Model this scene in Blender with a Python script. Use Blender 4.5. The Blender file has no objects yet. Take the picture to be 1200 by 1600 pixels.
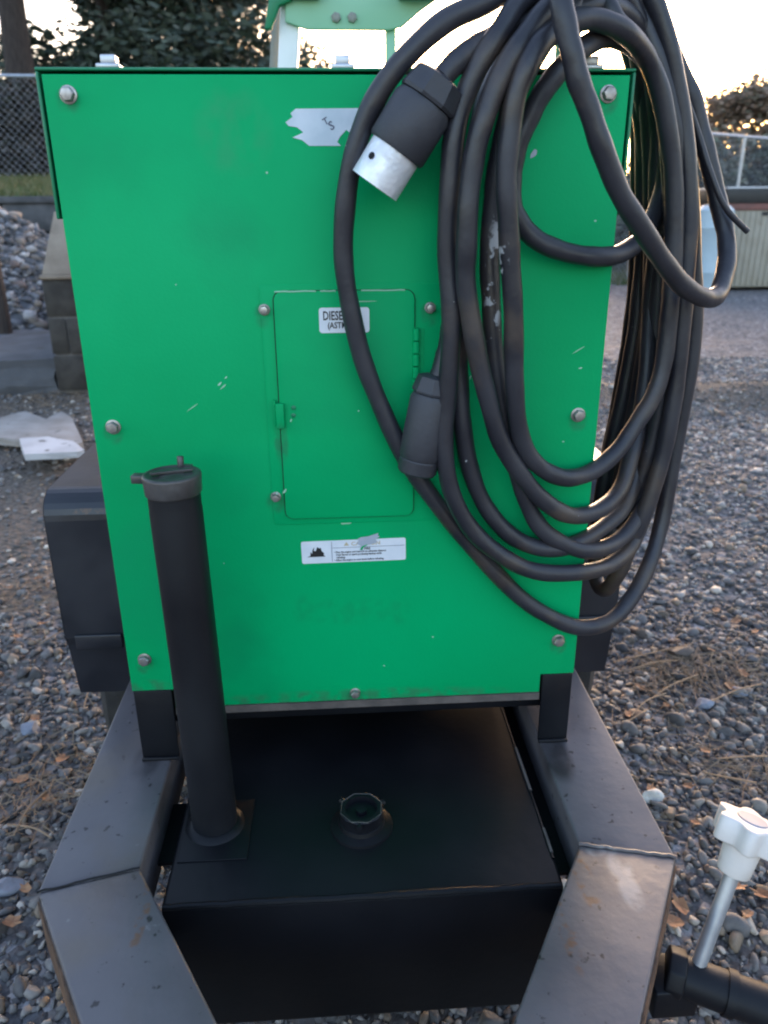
import bpy, bmesh, math, random
import numpy as np
from mathutils import Vector, Matrix, Euler
random.seed(7); rng = np.random.default_rng(7)
scene = bpy.context.scene
col = scene.collection

# ---------------------------------------------------------------- camera
CAMZ = 1.30
pitch, yaw, roll = math.radians(21.194), math.radians(-3.389), math.radians(-0.456)
CP = Vector((-0.0164, -1.0726, CAMZ))
_f = Vector((-math.sin(yaw) * math.cos(pitch), math.cos(yaw) * math.cos(pitch), -math.sin(pitch)))
_r = Vector((math.cos(yaw), math.sin(yaw), 0)); _u = _r.cross(_f)
_r2 = _r * math.cos(roll) + _u * math.sin(roll); _u2 = -_r * math.sin(roll) + _u * math.cos(roll)
cd = bpy.data.cameras.new('camera'); cam = bpy.data.objects.new('camera', cd); col.objects.link(cam)
cam.matrix_world = Matrix(((_r2.x, _u2.x, -_f.x, CP.x), (_r2.y, _u2.y, -_f.y, CP.y), (_r2.z, _u2.z, -_f.z, CP.z), (0, 0, 0, 1)))
cd.sensor_fit = 'VERTICAL'; cd.sensor_height = 36.0; cd.lens = 36.0 * 1209 / 1600
cd.clip_start = 0.02; cd.clip_end = 2000
cd.dof.use_dof = True; cd.dof.focus_distance = 1.15; cd.dof.aperture_fstop = 5.5
scene.camera = cam

# ---------------------------------------------------------------- sky, sun, exposure
SUN_EL, SUN_AZ = 6.0, 18.0          # low sun beyond the trees, azimuth clockwise from +Y
world = bpy.data.worlds.new('World'); scene.world = world; world.use_nodes = True
wn = world.node_tree.nodes; wl = world.node_tree.links
bg = wn['Background']
sky = wn.new('ShaderNodeTexSky'); sky.sky_type = 'NISHITA'; sky.sun_disc = False
sky.sun_elevation = math.radians(SUN_EL); sky.sun_rotation = math.radians(SUN_AZ)
sky.altitude = 100; sky.air_density = 1.0; sky.dust_density = 2.6; sky.ozone_density = 1.5
tint = wn.new('ShaderNodeMix'); tint.data_type = 'RGBA'; tint.blend_type = 'MULTIPLY'; tint.inputs[0].default_value = 1
tint.inputs[7].default_value = (1.11, .97, 1.0, 1)      # hazy pinkish evening air, the same all over the sky
wl.new(sky.outputs[0], tint.inputs[6]); wl.new(tint.outputs[2], bg.inputs[0]); bg.inputs[1].default_value = 0.15
sd = bpy.data.lights.new('sun', 'SUN'); sd.energy = 0.5; sd.angle = math.radians(18); sd.color = (1, .86, .7)
sun = bpy.data.objects.new('sun', sd); col.objects.link(sun); sun.location = (4, 12, 8)
sdir = Vector((math.sin(math.radians(SUN_AZ)) * math.cos(math.radians(SUN_EL)), math.cos(math.radians(SUN_AZ)) * math.cos(math.radians(SUN_EL)), math.sin(math.radians(SUN_EL))))
sun.rotation_euler = sdir.to_track_quat('Z', 'Y').to_euler()
vs = scene.view_settings
vs.view_transform = 'Standard'; vs.look = 'None'; vs.gamma = 1.0; vs.use_curve_mapping = False
vs.exposure = 3.0
scene.render.engine = 'CYCLES'
scene.cycles.filter_width = 2.1
scene.render.resolution_x = 768; scene.render.resolution_y = 1024

# ---------------------------------------------------------------- helpers
def ray(px, py):
    return (_f + _r2 * ((px - 600) / 1209.0) + _u2 * ((800 - py) / 1209.0))
def U(px, py, Y=0.0):                 # where the sight line meets the upright plane y = Y
    d = ray(px, py); t = (Y - CP.y) / d.y
    return CP + d * t
def UZ(px, py, z):                    # where it meets the level plane z
    d = ray(px, py); t = (z - CP.z) / d.z
    return CP + d * t

WLOC = {}
def empty(name, loc, label, cat, group=None):
    o = bpy.data.objects.new(name, None); col.objects.link(o); o.location = loc
    o.empty_display_size = .1
    WLOC[o] = Vector(loc); o['label'] = label; o['category'] = cat
    if group: o['group'] = group
    return o
def link(name, me, parent=None, loc=(0, 0, 0)):
    o = bpy.data.objects.new(name, me); col.objects.link(o)
    loc = Vector(loc); WLOC[o] = loc
    if parent is not None:
        o.parent = parent; o.location = loc - WLOC[parent]
    else:
        o.location = loc
    return o
def tag(o, label=None, cat=None, group=None, kind=None):
    if label: o['label'] = label
    if cat: o['category'] = cat
    if group: o['group'] = group
    if kind: o['kind'] = kind
    return o

class MB:
    def __init__(s): s.v = []; s.f = []
    def add(s, vs, fs):
        n = len(s.v); s.v += [Vector(p) for p in vs]; s.f += [tuple(i + n for i in q) for q in fs]; return s
    def box(s, a, b, M=None):
        x0, y0, z0 = a; x1, y1, z1 = b
        vs = [Vector(p) for p in ((x0,y0,z0),(x1,y0,z0),(x1,y1,z0),(x0,y1,z0),(x0,y0,z1),(x1,y0,z1),(x1,y1,z1),(x0,y1,z1))]
        if M is not None: vs = [M @ p for p in vs]
        return s.add(vs, [(0,3,2,1),(4,5,6,7),(0,1,5,4),(1,2,6,5),(2,3,7,6),(3,0,4,7)])
    def prism(s, pts, d):             # planar polygon pts pushed by vector d
        n = len(pts); d = Vector(d); P = [Vector(p) for p in pts]
        s.add(P + [p + d for p in P], [tuple(range(n))[::-1], tuple(range(n, 2*n))] + [(i, (i+1) % n, (i+1) % n + n, i + n) for i in range(n)])
        return s
    def lathe(s, base, axis, prof, n=24, rot=0, closed=True):   # prof [(dist along axis, radius)]
        axis = Vector(axis).normalized(); base = Vector(base)
        a = axis.orthogonal().normalized(); b = axis.cross(a)
        vs = []; fs = []
        for (h, r) in prof:
            for k in range(n):
                t = 2*math.pi*k/n + rot
                vs.append(base + axis*h + (a*math.cos(t) + b*math.sin(t))*r)
        for j in range(len(prof)-1):
            for k in range(n):
                k2 = (k+1) % n
                fs.append((j*n+k, j*n+k2, (j+1)*n+k2, (j+1)*n+k))
        if closed:
            fs.append(tuple(range(n))[::-1]); fs.append(tuple(range((len(prof)-1)*n, len(prof)*n)))
        return s.add(vs, fs)
    def tube(s, pts, r, n=12, cyc=False, caps=True):
        pts = [Vector(p) for p in pts]; N = len(pts)
        T = []
        for i in range(N):
            a = pts[(i-1) % N] if (cyc or i > 0) else pts[i]
            b = pts[(i+1) % N] if (cyc or i < N-1) else pts[i]
            T.append((b-a).normalized())
        nrm = T[0].orthogonal().normalized(); frames = []
        for i in range(N):
            nrm = (nrm - T[i]*nrm.dot(T[i])).normalized(); frames.append((nrm.copy(), T[i].cross(nrm)))
        tw = 0
        if cyc:
            n0, b0 = frames[0]; e = (nrm - T[0]*nrm.dot(T[0])).normalized()
            tw = math.atan2(e.dot(b0), e.dot(n0))
        vs = []; fs = []
        for i in range(N):
            rr = r[i] if hasattr(r, '__len__') else r
            for k in range(n):
                t = 2*math.pi*k/n - tw*i/N
                vs.append(pts[i] + (frames[i][0]*math.cos(t) + frames[i][1]*math.sin(t))*rr)
        for i in range(N if cyc else N-1):
            j = (i+1) % N
            for k in range(n):
                k2 = (k+1) % n
                fs.append((i*n+k, i*n+k2, j*n+k2, j*n+k))
        if caps and not cyc:
            fs.append(tuple(range(n))[::-1]); fs.append(tuple(range((N-1)*n, N*n)))
        return s.add(vs, fs)
    def build(s, name, m, parent=None, smooth=False, bevel=0, seg=2, origin=None, angle=40):
        c = Vector((0,0,0))
        if origin is None:
            mn = [min(p[i] for p in s.v) for i in range(3)]; mx = [max(p[i] for p in s.v) for i in range(3)]
            origin = Vector([(mn[i]+mx[i])/2 for i in range(3)])
            if parent is None: origin.z = mn[2]
        me = bpy.data.meshes.new(name)
        me.from_pydata([tuple(p - origin) for p in s.v], [], s.f)
        bm = bmesh.new(); bm.from_mesh(me)
        bmesh.ops.recalc_face_normals(bm, faces=bm.faces)
        if bevel:
            es = [e for e in bm.edges if len(e.link_faces) == 2 and e.calc_face_angle(0) > math.radians(angle)]
            bmesh.ops.bevel(bm, geom=es, offset=bevel, segments=seg, affect='EDGES', profile=.5, clamp_overlap=True)
        if smooth or bevel:
            for f in bm.faces: f.smooth = True
            for e in bm.edges:
                if len(e.link_faces) == 2 and e.calc_face_angle(0) > math.radians(angle if not bevel else 60): e.smooth = False
        bm.to_mesh(me); bm.free()
        if m: me.materials.append(m)
        return link(name, me, parent, origin)

def catmull(P, n=8, cyc=False):
    P = [Vector(p) for p in P]; out = []; N = len(P)
    for i in range(N if cyc else N-1):
        g = (lambda k: P[k % N]) if cyc else (lambda k: P[max(0, min(N-1, k))])
        p0, p1, p2, p3 = g(i-1), g(i), g(i+1), g(i+2)
        for k in range(n):
            t = k/n
            out.append(.5*((2*p1) + (p2-p0)*t + (2*p0-5*p1+4*p2-p3)*t*t + (3*p1-p0-3*p2+p3)*t**3))
    if not cyc: out.append(P[-1])
    return out

# ---------------------------------------------------------------- materials
def mat(name, c1, c2=None, scale=8, rough=.6, rough2=None, metal=0, bump=0, bscale=None, detail=6, ramp=(.35, .65), attr=None,
        spots=None, spec=.5, stretch=None, chips=None, coat=0):
    m = bpy.data.materials.new(name); m.use_nodes = True
    nt = m.node_tree; N = nt.nodes; L = nt.links; b = N['Principled BSDF']
    b.inputs['Roughness'].default_value = rough; b.inputs['Metallic'].default_value = metal
    b.inputs['Specular IOR Level'].default_value = spec
    if coat: b.inputs['Coat Weight'].default_value = coat; b.inputs['Coat Roughness'].default_value = .25
    tc = N.new('ShaderNodeTexCoord'); src = tc.outputs['Object']
    geo = N.new('ShaderNodeNewGeometry'); src = geo.outputs['Position']
    if stretch:
        mp = N.new('ShaderNodeMapping'); mp.inputs['Scale'].default_value = stretch; L.new(src, mp.inputs[0]); src = mp.outputs[0]
    c1 = tuple(c1) + (1,)
    cur = None
    if c2 is not None:
        c2 = tuple(c2) + (1,)
        nz = N.new('ShaderNodeTexNoise'); nz.inputs['Scale'].default_value = scale; nz.inputs['Detail'].default_value = detail
        L.new(src, nz.inputs['Vector'])
        rp = N.new('ShaderNodeValToRGB'); rp.color_ramp.elements[0].position = ramp[0]; rp.color_ramp.elements[1].position = ramp[1]
        rp.color_ramp.elements[0].color = c1; rp.color_ramp.elements[1].color = c2
        L.new(nz.outputs[0], rp.inputs[0]); cur = rp.outputs[0]
        if rough2 is not None:
            mr = N.new('ShaderNodeMapRange'); mr.inputs[3].default_value = rough; mr.inputs[4].default_value = rough2
            mr.inputs[1].default_value = ramp[0]; mr.inputs[2].default_value = ramp[1]
            L.new(nz.outputs[0], mr.inputs[0]); L.new(mr.outputs[0], b.inputs['Roughness'])
    for sp in (spots or []):          # (colour, scale, threshold lo, hi, seed): patches of dirt, rust or bare metal
        n2 = N.new('ShaderNodeTexNoise'); n2.inputs['Scale'].default_value = sp[1]; n2.inputs['Detail'].default_value = 8
        n2.noise_dimensions = '4D'; n2.inputs['W'].default_value = sp[4]
        L.new(src, n2.inputs['Vector'])
        r2 = N.new('ShaderNodeMapRange'); r2.inputs[1].default_value = sp[2]; r2.inputs[2].default_value = sp[3]; r2.clamp = True
        L.new(n2.outputs[0], r2.inputs[0])
        mx = N.new('ShaderNodeMix'); mx.data_type = 'RGBA'
        L.new(r2.outputs[0], mx.inputs[0])
        if cur is not None: L.new(cur, mx.inputs[6])
        else: mx.inputs[6].default_value = c1
        mx.inputs[7].default_value = tuple(sp[0]) + (1,); cur = mx.outputs[2]
    if attr:
        at = N.new('ShaderNodeAttribute'); at.attribute_name = attr
        if cur is not None:
            mx = N.new('ShaderNodeMix'); mx.data_type = 'RGBA'; mx.blend_type = 'MULTIPLY'; mx.inputs[0].default_value = 1
            L.new(at.outputs['Color'], mx.inputs[6]); L.new(cur, mx.inputs[7]); cur = mx.outputs[2]
        else: cur = at.outputs['Color']
    if cur is not None: L.new(cur, b.inputs['Base Color'])
    else: b.inputs['Base Color'].default_value = c1
    if bump:
        n3 = N.new('ShaderNodeTexNoise'); n3.inputs['Scale'].default_value = bscale or scale*4; n3.inputs['Detail'].default_value = 6
        L.new(src, n3.inputs['Vector'])
        bp = N.new('ShaderNodeBump'); bp.inputs['Strength'].default_value = min(1, bump); bp.inputs['Distance'].default_value = .01
        L.new(n3.outputs[0], bp.inputs['Height']); L.new(bp.outputs[0], b.inputs['Normal'])
    return m

GREEN = (0.0, 0.375, 0.128)
M = {}
M['green'] = mat('green_paint', GREEN, (0.0, 0.305, 0.098), 2.2, .40, .55, bump=.05, bscale=220, spec=.10,
                 spots=[((.002, .29, .105), 5, .56, .76, 3.1), ((.08, .42, .25), 70, .76, .79, 9.0)])
M['green_lid'] = mat('green_lid_paint', (0.002, 0.20, 0.085), (0.002, 0.16, 0.07), 6, .45, spots=[((.05, .045, .035), 9, .66, .74, 4)])
M['green_faded'] = mat('faded_green_paint', (0.25, 0.50, 0.33), (0.31, 0.56, 0.39), 5, .5)
M['black_paint'] = mat('black_steel_paint', (0.005, 0.0055, 0.008), (0.009, 0.010, 0.013), 6, .38, .55, bump=.06, bscale=60, spec=.25,
                 spots=[((.05, .05, .055), 55, .74, .80, 2.2)])
M['rail'] = mat('satin_black_frame_paint', (0.084, 0.078, 0.085), (0.106, 0.098, 0.106), 9, .34, .46, bump=.10, bscale=34, spec=.45,
                 spots=[((.022, .020, .021), 55, .625, .665, 1.0), ((.13, .075, .045), 9, .70, .80, 6.0), ((.16, .155, .16), 38, .68, .73, 8.0), ((.10, .085, .075), 6, .56, .72, 12.0)])
M['chip'] = mat('bare_chip', (0.38, 0.60, 0.48), rough=.6)
M['insert'] = mat('grey_insert', (0.30, 0.31, 0.36), (0.24, 0.25, 0.30), 30, .5)
M['rust'] = mat('rusty_edge', (0.05, 0.03, 0.02), (0.16, 0.085, 0.045), 30, .8, bump=.3, bscale=120)
M['tank'] = mat('tank_black_paint', (0.0035, 0.004, 0.0055), (0.006, 0.0065, 0.0085), 5, .36, .5, bump=.05, bscale=50, spec=.22,
                 spots=[((.03, .03, .033), 60, .76, .80, 2.7)])
M['dirty_edge'] = mat('dusty_steel', (0.07, 0.06, 0.055), (0.12, 0.10, 0.09), 25, .8, bump=.2)
M['fender'] = mat('fender_black', (0.014, 0.016, 0.022), (0.024, 0.026, 0.034), 8, .32, .45, bump=.05, bscale=40,
                 spots=[((.075, .03, .018), 24, .68, .74, 5.0), ((.045, .045, .045), 6, .60, .8, 1.7)])
M['tyre'] = mat('tyre_rubber', (0.015, 0.015, 0.015), (0.03, 0.028, 0.026), 30, .85, bump=.2)
M['rim'] = mat('rim_steel', (0.35, 0.35, 0.35), (0.25, 0.25, 0.25), 20, .5, metal=.6)
M['zinc'] = mat('zinc_bolt', (0.42, 0.40, 0.39), (0.26, 0.24, 0.23), 90, .35, .5, metal=.85)
M['galv'] = mat('galvanised_steel', (0.55, 0.57, 0.60), (0.42, 0.44, 0.47), 30, .42, metal=.7)
M['chrome'] = mat('scuffed_nickel', (0.86, 0.87, 0.90), (0.66, 0.67, 0.70), 40, .38, .6, metal=.45, bump=.2, bscale=90, spots=[((.15, .13, .1), 45, .66, .72, 2)])
M['rubber'] = mat('cable_rubber', (0.017, 0.017, 0.023), (0.030, 0.030, 0.038), 14, .36, .52, bump=.06, bscale=160,
                 spots=[((.075, .055, .042), 9, .56, .72, 4.4), ((.35, .35, .36), 85, .735, .76, 7.7)])
M['connector'] = mat('connector_black', (0.026, 0.027, 0.034), (0.042, 0.043, 0.052), 20, .5, .6, bump=.1, bscale=200)
M['cap'] = mat('cap_metal', (0.045, 0.041, 0.040), (0.10, 0.095, 0.095), 25, .42, metal=.4, bump=.1, bscale=90)
M['white_plastic'] = mat('white_plastic', (0.72, 0.67, 0.63), (0.60, 0.55, 0.51), 20, .45, spots=[((.30, .26, .22), 40, .62, .74, 3)])
M['sticker'] = mat('white_sticker', (0.70, 0.73, 0.78), (0.62, 0.66, 0.72), 30, .45)
M['sticker_torn'] = mat('torn_sticker', (0.60, 0.66, 0.72), (0.48, 0.56, 0.62), 30, .7)
M['sticker_grey'] = mat('grey_peeled_backing', (0.40, 0.43, 0.50), (0.34, 0.38, 0.44), 40, .8)
M['ink'] = mat('black_ink', (0.012, 0.012, 0.014), rough=.5)
M['ink_blue'] = mat('faded_ink', (0.10, 0.11, 0.16), rough=.6)
M['ink_ochre'] = mat('faded_orange_ink', (0.50, 0.42, 0.28), rough=.6)
M['white_pole'] = mat('white_painted_steel', (0.80, 0.81, 0.82), (0.72, 0.73, 0.74), 8, .45)
M['dull_grey'] = mat('dull_grey_steel', (0.20, 0.21, 0.18), (0.27, 0.27, 0.24), 12, .55)
M['dark'] = mat('dark_interior_and_shadow', (0.008, 0.008, 0.008), rough=.9)
M['stone'] = mat('gravel_stone', (.75, .75, .75), (1, 1, 1), 60, .75, attr='Col', bump=.15, bscale=300)
M['block'] = mat('concrete_block', (0.032, 0.028, 0.024), (0.056, 0.050, 0.043), 12, .95, bump=.5, bscale=90)
M['blockdark'] = mat('weathered_wall_block', (0.06, 0.062, 0.066), (0.10, 0.10, 0.105), 7, .95, bump=.4, bscale=60)
M['mortar'] = mat('mortar', (0.13, 0.12, 0.11), (0.08, 0.075, 0.07), 20, .95)
M['concrete'] = mat('pale_concrete', (0.20, 0.155, 0.115), (0.28, 0.225, 0.17), 6, .9, bump=.3, bscale=50, spots=[((.2, .17, .14), 8, .6, .72, 3)])
M['slab'] = mat('broken_white_slab', (0.24, 0.21, 0.185), (0.34, 0.31, 0.285), 7, .85, bump=.3, bscale=60, spots=[((.12, .11, .10), 14, .66, .72, 3)])
M['slab_white'] = mat('chipped_white_slab', (0.42, 0.41, 0.41), (0.52, 0.51, 0.51), 7, .85, bump=.3, bscale=60, spots=[((.12, .11, .10), 14, .62, .68, 3)])
M['greyrock'] = mat('grey_rough_concrete', (0.070, 0.072, 0.080), (0.11, 0.113, 0.122), 4, .95, bump=.6, bscale=30, spots=[((.06, .055, .05), 5, .55, .75, 1)])
M['bark'] = mat('dark_bark', (0.028, 0.021, 0.019), (0.055, 0.042, 0.036), 10, .95, bump=.8, bscale=18, stretch=(4, 4, .6))
M['leaf'] = mat('evergreen_foliage', (1, 1, 1), rough=.6, attr='Col')
M['grass'] = mat('short_grass', (0.05, 0.075, 0.02), (0.09, 0.11, 0.04), 6, .9, bump=.5, bscale=60)
M['blade'] = mat('grass_blade', (1, 1, 1), rough=.7, attr='Col')
M['beige_metal'] = mat('beige_corrugated_metal', (0.30, 0.27, 0.21), (0.36, 0.33, 0.27), 4, .55, spots=[((.18, .13, .09), 5, .64, .75, 2)])
M['red_band'] = mat('rust_red_band', (0.20, 0.085, 0.07), (0.15, 0.07, 0.06), 8, .7)
M['rim_black'] = mat('black_rim', (0.012, 0.012, 0.013), (0.02, 0.02, 0.02), 8, .5)
M['paleblue'] = mat('pale_blue_plastic', (0.40, 0.50, 0.55), (0.36, 0.46, 0.52), 6, .5)
M['dryleaf'] = mat('dry_leaf', (0.22, 0.10, 0.05), (0.33, 0.18, 0.09), 40, .8)
M['twig'] = mat('dry_twig', (0.20, 0.14, 0.09), (0.28, 0.20, 0.13), 40, .9)

def overlay(m, colr, boxes, nscale, lo, hi, amount):   # marks with their own place: ghost of a removed decal, paint smears, painted reflections
    nt = m.node_tree; N = nt.nodes; L = nt.links; b = N['Principled BSDF']; src = b.inputs['Base Color'].links[0].from_socket
    g = N.new('ShaderNodeNewGeometry'); tot = None
    for (c, h) in boxes:
        sb = N.new('ShaderNodeVectorMath'); sb.operation = 'SUBTRACT'; sb.inputs[1].default_value = c; L.new(g.outputs['Position'], sb.inputs[0])
        dv = N.new('ShaderNodeVectorMath'); dv.operation = 'DIVIDE'; dv.inputs[1].default_value = h; L.new(sb.outputs[0], dv.inputs[0])
        ln = N.new('ShaderNodeVectorMath'); ln.operation = 'LENGTH'; L.new(dv.outputs[0], ln.inputs[0])
        mr = N.new('ShaderNodeMapRange'); mr.inputs[1].default_value = 1.1; mr.inputs[2].default_value = .7; L.new(ln.outputs['Value'], mr.inputs[0])
        if tot is None: tot = mr.outputs[0]
        else:
            mx = N.new('ShaderNodeMath'); mx.operation = 'MAXIMUM'; L.new(tot, mx.inputs[0]); L.new(mr.outputs[0], mx.inputs[1]); tot = mx.outputs[0]
    nz = N.new('ShaderNodeTexNoise'); nz.inputs['Scale'].default_value = nscale; nz.inputs['Detail'].default_value = 7; L.new(g.outputs['Position'], nz.inputs['Vector'])
    r = N.new('ShaderNodeMapRange'); r.inputs[1].default_value = lo; r.inputs[2].default_value = hi; r.inputs[4].default_value = amount; L.new(nz.outputs[0], r.inputs[0])
    mu = N.new('ShaderNodeMath'); mu.operation = 'MULTIPLY'; L.new(tot, mu.inputs[0]); L.new(r.outputs[0], mu.inputs[1])
    mx = N.new('ShaderNodeMix'); mx.data_type = 'RGBA'; L.new(mu.outputs[0], mx.inputs[0]); L.new(src, mx.inputs[6]); mx.inputs[7].default_value = tuple(colr) + (1,)
    L.new(mx.outputs[2], b.inputs['Base Color'])
pc = lambda px, py, w, h: (tuple(U(px, py)), (w*.00088, 1.0, h*.00088))
overlay(M['green'], (.05, .25, .12), [pc(365, 205, 55, 60), pc(385, 245, 30, 14)], 30, .40, .62, .3)
overlay(M['green'], (.01, .20, .075), [pc(475, 955, 22, 34), pc(625, 955, 18, 32), pc(550, 955, 100, 28)], 55, .42, .60, .2)
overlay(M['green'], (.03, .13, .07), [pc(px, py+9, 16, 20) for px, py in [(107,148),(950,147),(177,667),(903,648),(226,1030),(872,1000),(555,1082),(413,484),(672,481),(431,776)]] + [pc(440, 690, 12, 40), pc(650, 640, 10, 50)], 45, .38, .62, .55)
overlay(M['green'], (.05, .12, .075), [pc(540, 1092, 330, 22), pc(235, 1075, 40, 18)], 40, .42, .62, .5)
overlay(M['rubber'], (.45, .46, .48), [(tuple(U(773, 440, -.06)), (.012, .06, .085))], 60, .56, .60, .9)

pz = lambda px, py, w, h: (tuple(UZ(px, py, .455)), (w*.0011, h*.0011, .05))
overlay(M['rail'], (.24, .235, .24), [pz(968, 1352, 16, 26), pz(985, 1392, 14, 30), pz(932, 1330, 14, 10)], 28, .36, .52, .75)
overlay(M['rail'], (.13, .065, .035), [pz(912, 1370, 12, 60), pz(225, 1420, 8, 70), pz(885, 1450, 10, 60)], 60, .50, .60, .85)
overlay(M['rail'], (.016, .015, .016), [pz(228, 1190, 22, 48), pz(868, 1180, 24, 60)], 12, .25, .55, .8)  # dark reflection of each corner leg, painted into the rail colour
overlay(M['fender'], (.085, .04, .022), [(tuple(U(135, 800, .28)), (.03, .3, .006))], 90, .48, .6, .8)

# ground material: dirt with fine stones, gravel cells beyond the built stones
def ground_mat():
    m = bpy.data.materials.new('gravel_ground'); m.use_nodes = True
    nt = m.node_tree; N = nt.nodes; L = nt.links; b = N['Principled BSDF']; b.inputs['Roughness'].default_value = .9
    g = N.new('ShaderNodeNewGeometry')
    vo = N.new('ShaderNodeTexVoronoi'); vo.inputs['Scale'].default_value = 34; L.new(g.outputs['Position'], vo.inputs['Vector'])
    rp = N.new('ShaderNodeValToRGB'); e = rp.color_ramp.elements
    e[0].position = 0; e[0].color = (.055, .055, .062, 1); e[1].position = 1; e[1].color = (.30, .29, .30, 1)
    k = e.new(.4); k.color = (.11, .11, .12, 1); k = e.new(.7); k.color = (.17, .15, .14, 1)
    sx = N.new('ShaderNodeSeparateColor'); L.new(vo.outputs['Color'], sx.inputs[0]); L.new(sx.outputs[0], rp.inputs[0])
    nz = N.new('ShaderNodeTexNoise'); nz.inputs['Scale'].default_value = 1.1; nz.inputs['Detail'].default_value = 9; nz.inputs['Roughness'].default_value = .65
    L.new(g.outputs['Position'], nz.inputs['Vector'])
    nz2 = N.new('ShaderNodeTexNoise'); nz2.inputs['Scale'].default_value = 55; nz2.inputs['Detail'].default_value = 8
    L.new(g.outputs['Position'], nz2.inputs['Vector'])
    rd = N.new('ShaderNodeValToRGB'); rd.color_ramp.elements[0].position = .3; rd.color_ramp.elements[1].position = .7
    rd.color_ramp.elements[0].color = (.06, .048, .038, 1); rd.color_ramp.elements[1].color = (.17, .14, .115, 1); L.new(nz2.outputs[0], rd.inputs[0])
    at = N.new('ShaderNodeAttribute'); at.attribute_name = 'dirt'
    ad = N.new('ShaderNodeMath'); ad.operation = 'ADD'; L.new(at.outputs['Fac'], ad.inputs[0]); L.new(nz.outputs[0], ad.inputs[1])
    mr = N.new('ShaderNodeMapRange'); mr.inputs[1].default_value = .52; mr.inputs[2].default_value = .85; L.new(ad.outputs[0], mr.inputs[0])
    mx = N.new('ShaderNodeMix'); mx.data_type = 'RGBA'; L.new(mr.outputs[0], mx.inputs[0]); L.new(rp.outputs[0], mx.inputs[6]); L.new(rd.outputs[0], mx.inputs[7])
    L.new(mx.outputs[2], b.inputs['Base Color'])
    bp = N.new('ShaderNodeBump'); bp.inputs['Strength'].default_value = .9; bp.inputs['Distance'].default_value = .02
    sb = N.new('ShaderNodeMath'); sb.operation = 'SUBTRACT'; sb.inputs[0].default_value = .6; L.new(vo.outputs['Distance'], sb.inputs[1])
    L.new(sb.outputs[0], bp.inputs['Height'])
    bp2 = N.new('ShaderNodeBump'); bp2.inputs['Strength'].default_value = .6; bp2.inputs['Distance'].default_value = .02
    L.new(nz2.outputs[0], bp2.inputs['Height']); L.new(bp.outputs[0], bp2.inputs['Normal']); L.new(bp2.outputs[0], b.inputs['Normal'])
    return m
M['ground'] = ground_mat()

# ---------------------------------------------------------------- ground
def sstep(a, b, x):
    t = np.clip((x - a) / (b - a), 0, 1); return t*t*(3-2*t)
def berm(x, y):
    ax, ay = 2.0, 4.55; bx, by = 4.6, 4.2
    t = np.clip(((x-ax)*(bx-ax) + (y-ay)*(by-ay)) / ((bx-ax)**2 + (by-ay)**2), 0, 1)
    d2 = (x-(ax+t*(bx-ax)))**2 + (y-(ay+t*(by-ay)))**2
    return np.exp(-d2/.10)
def gz(x, y):
    x = np.asarray(x, float); y = np.asarray(y, float)
    z = .20*sstep(1.6, 4.6, y)*sstep(-.5, -1.6, x)
    z = z + .10*berm(x, y)
    near = sstep(40, 8, np.hypot(x, y))
    z = z + near*(.012*np.sin(2.3*x+1.1*y) + .010*np.sin(3.9*y-1.7*x+1) + .006*np.sin(9*x+4*y) + .005*np.sin(11*y-7*x))
    return z
def dirtmask(x, y):
    d = .45*sstep(-.75, -1.5, x)*sstep(.4, 1.2, y)*sstep(6, 3, y) + .5*berm(x, y)
    return d + .22*sstep(7.5, 5, np.hypot(x, y)) - .12
def axis_pts(lo, hi, c0, c1, step, n):
    mid = np.arange(c0, c1, step); g = np.geomspace(1, 1 + max(1e-6, 1), 2)
    a = c0 - np.geomspace(step, c0-lo, n)[::-1]; b = c1 + np.geomspace(step, hi-c1, n)
    return np.concatenate([a, mid, [c1], b])
gx = axis_pts(-400, 400, -4, 5, .08, 30); gy = axis_pts(-60, 900, -1.5, 7, .08, 34)
X, Y = np.meshgrid(gx, gy); Z = gz(X, Y)
nx, ny = len(gx), len(gy)
me = bpy.data.meshes.new('ground')
idx = np.arange(nx*ny).reshape(ny, nx)
q = np.stack([idx[:-1, :-1], idx[:-1, 1:], idx[1:, 1:], idx[1:, :-1]], -1).reshape(-1, 4)
me.from_pydata(np.stack([X, Y, Z], -1).reshape(-1, 3).tolist(), [], q.tolist())
me.polygons.foreach_set('use_smooth', [True]*len(q))
a = me.attributes.new('dirt', 'FLOAT', 'POINT'); a.data.foreach_set('value', dirtmask(X, Y).ravel().astype(np.float32))
me.materials.append(M['ground'])
tag(link('ground', me), kind='structure')

# ---------------------------------------------------------------- scattered stones (numpy)
def ico(sub):
    bm = bmesh.new(); bmesh.ops.create_icosphere(bm, subdivisions=sub, radius=1)
    v = np.array([p.co[:] for p in bm.verts]); f = np.array([[w.index for w in g.verts] for g in bm.faces]); bm.free(); return v, f
def stone_shapes(sub, n):
    v, f = ico(sub); out = []
    for i in range(n):
        w = v.copy()
        for k in range(7):                     # flat broken faces
            d = rng.normal(size=3); d /= np.linalg.norm(d); c = rng.uniform(.35, .72)
            s = w @ d; w -= np.outer(np.clip(s - c, 0, None), d)
        w *= (1 + rng.normal(scale=.06, size=(len(w), 1)))
        w *= 1.25*np.array([rng.uniform(.9, 1.4), rng.uniform(.65, 1.0), rng.uniform(.45, .8)])
        out.append(w)
    return out, f
PAL = np.array([(.040,.042,.048),(.060,.062,.070),(.085,.088,.098),(.115,.118,.128),(.16,.16,.165),(.24,.235,.23),(.085,.070,.056),(.13,.105,.080),(.19,.155,.12),(.36,.34,.32),(.10,.065,.050)])
PAL = PAL*np.array([1.26, 1.15, 1.02]) + .012
PW = np.array([.14,.16,.16,.14,.11,.08,.08,.06,.04,.04,.03]); PW = PW/PW.sum()
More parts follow.
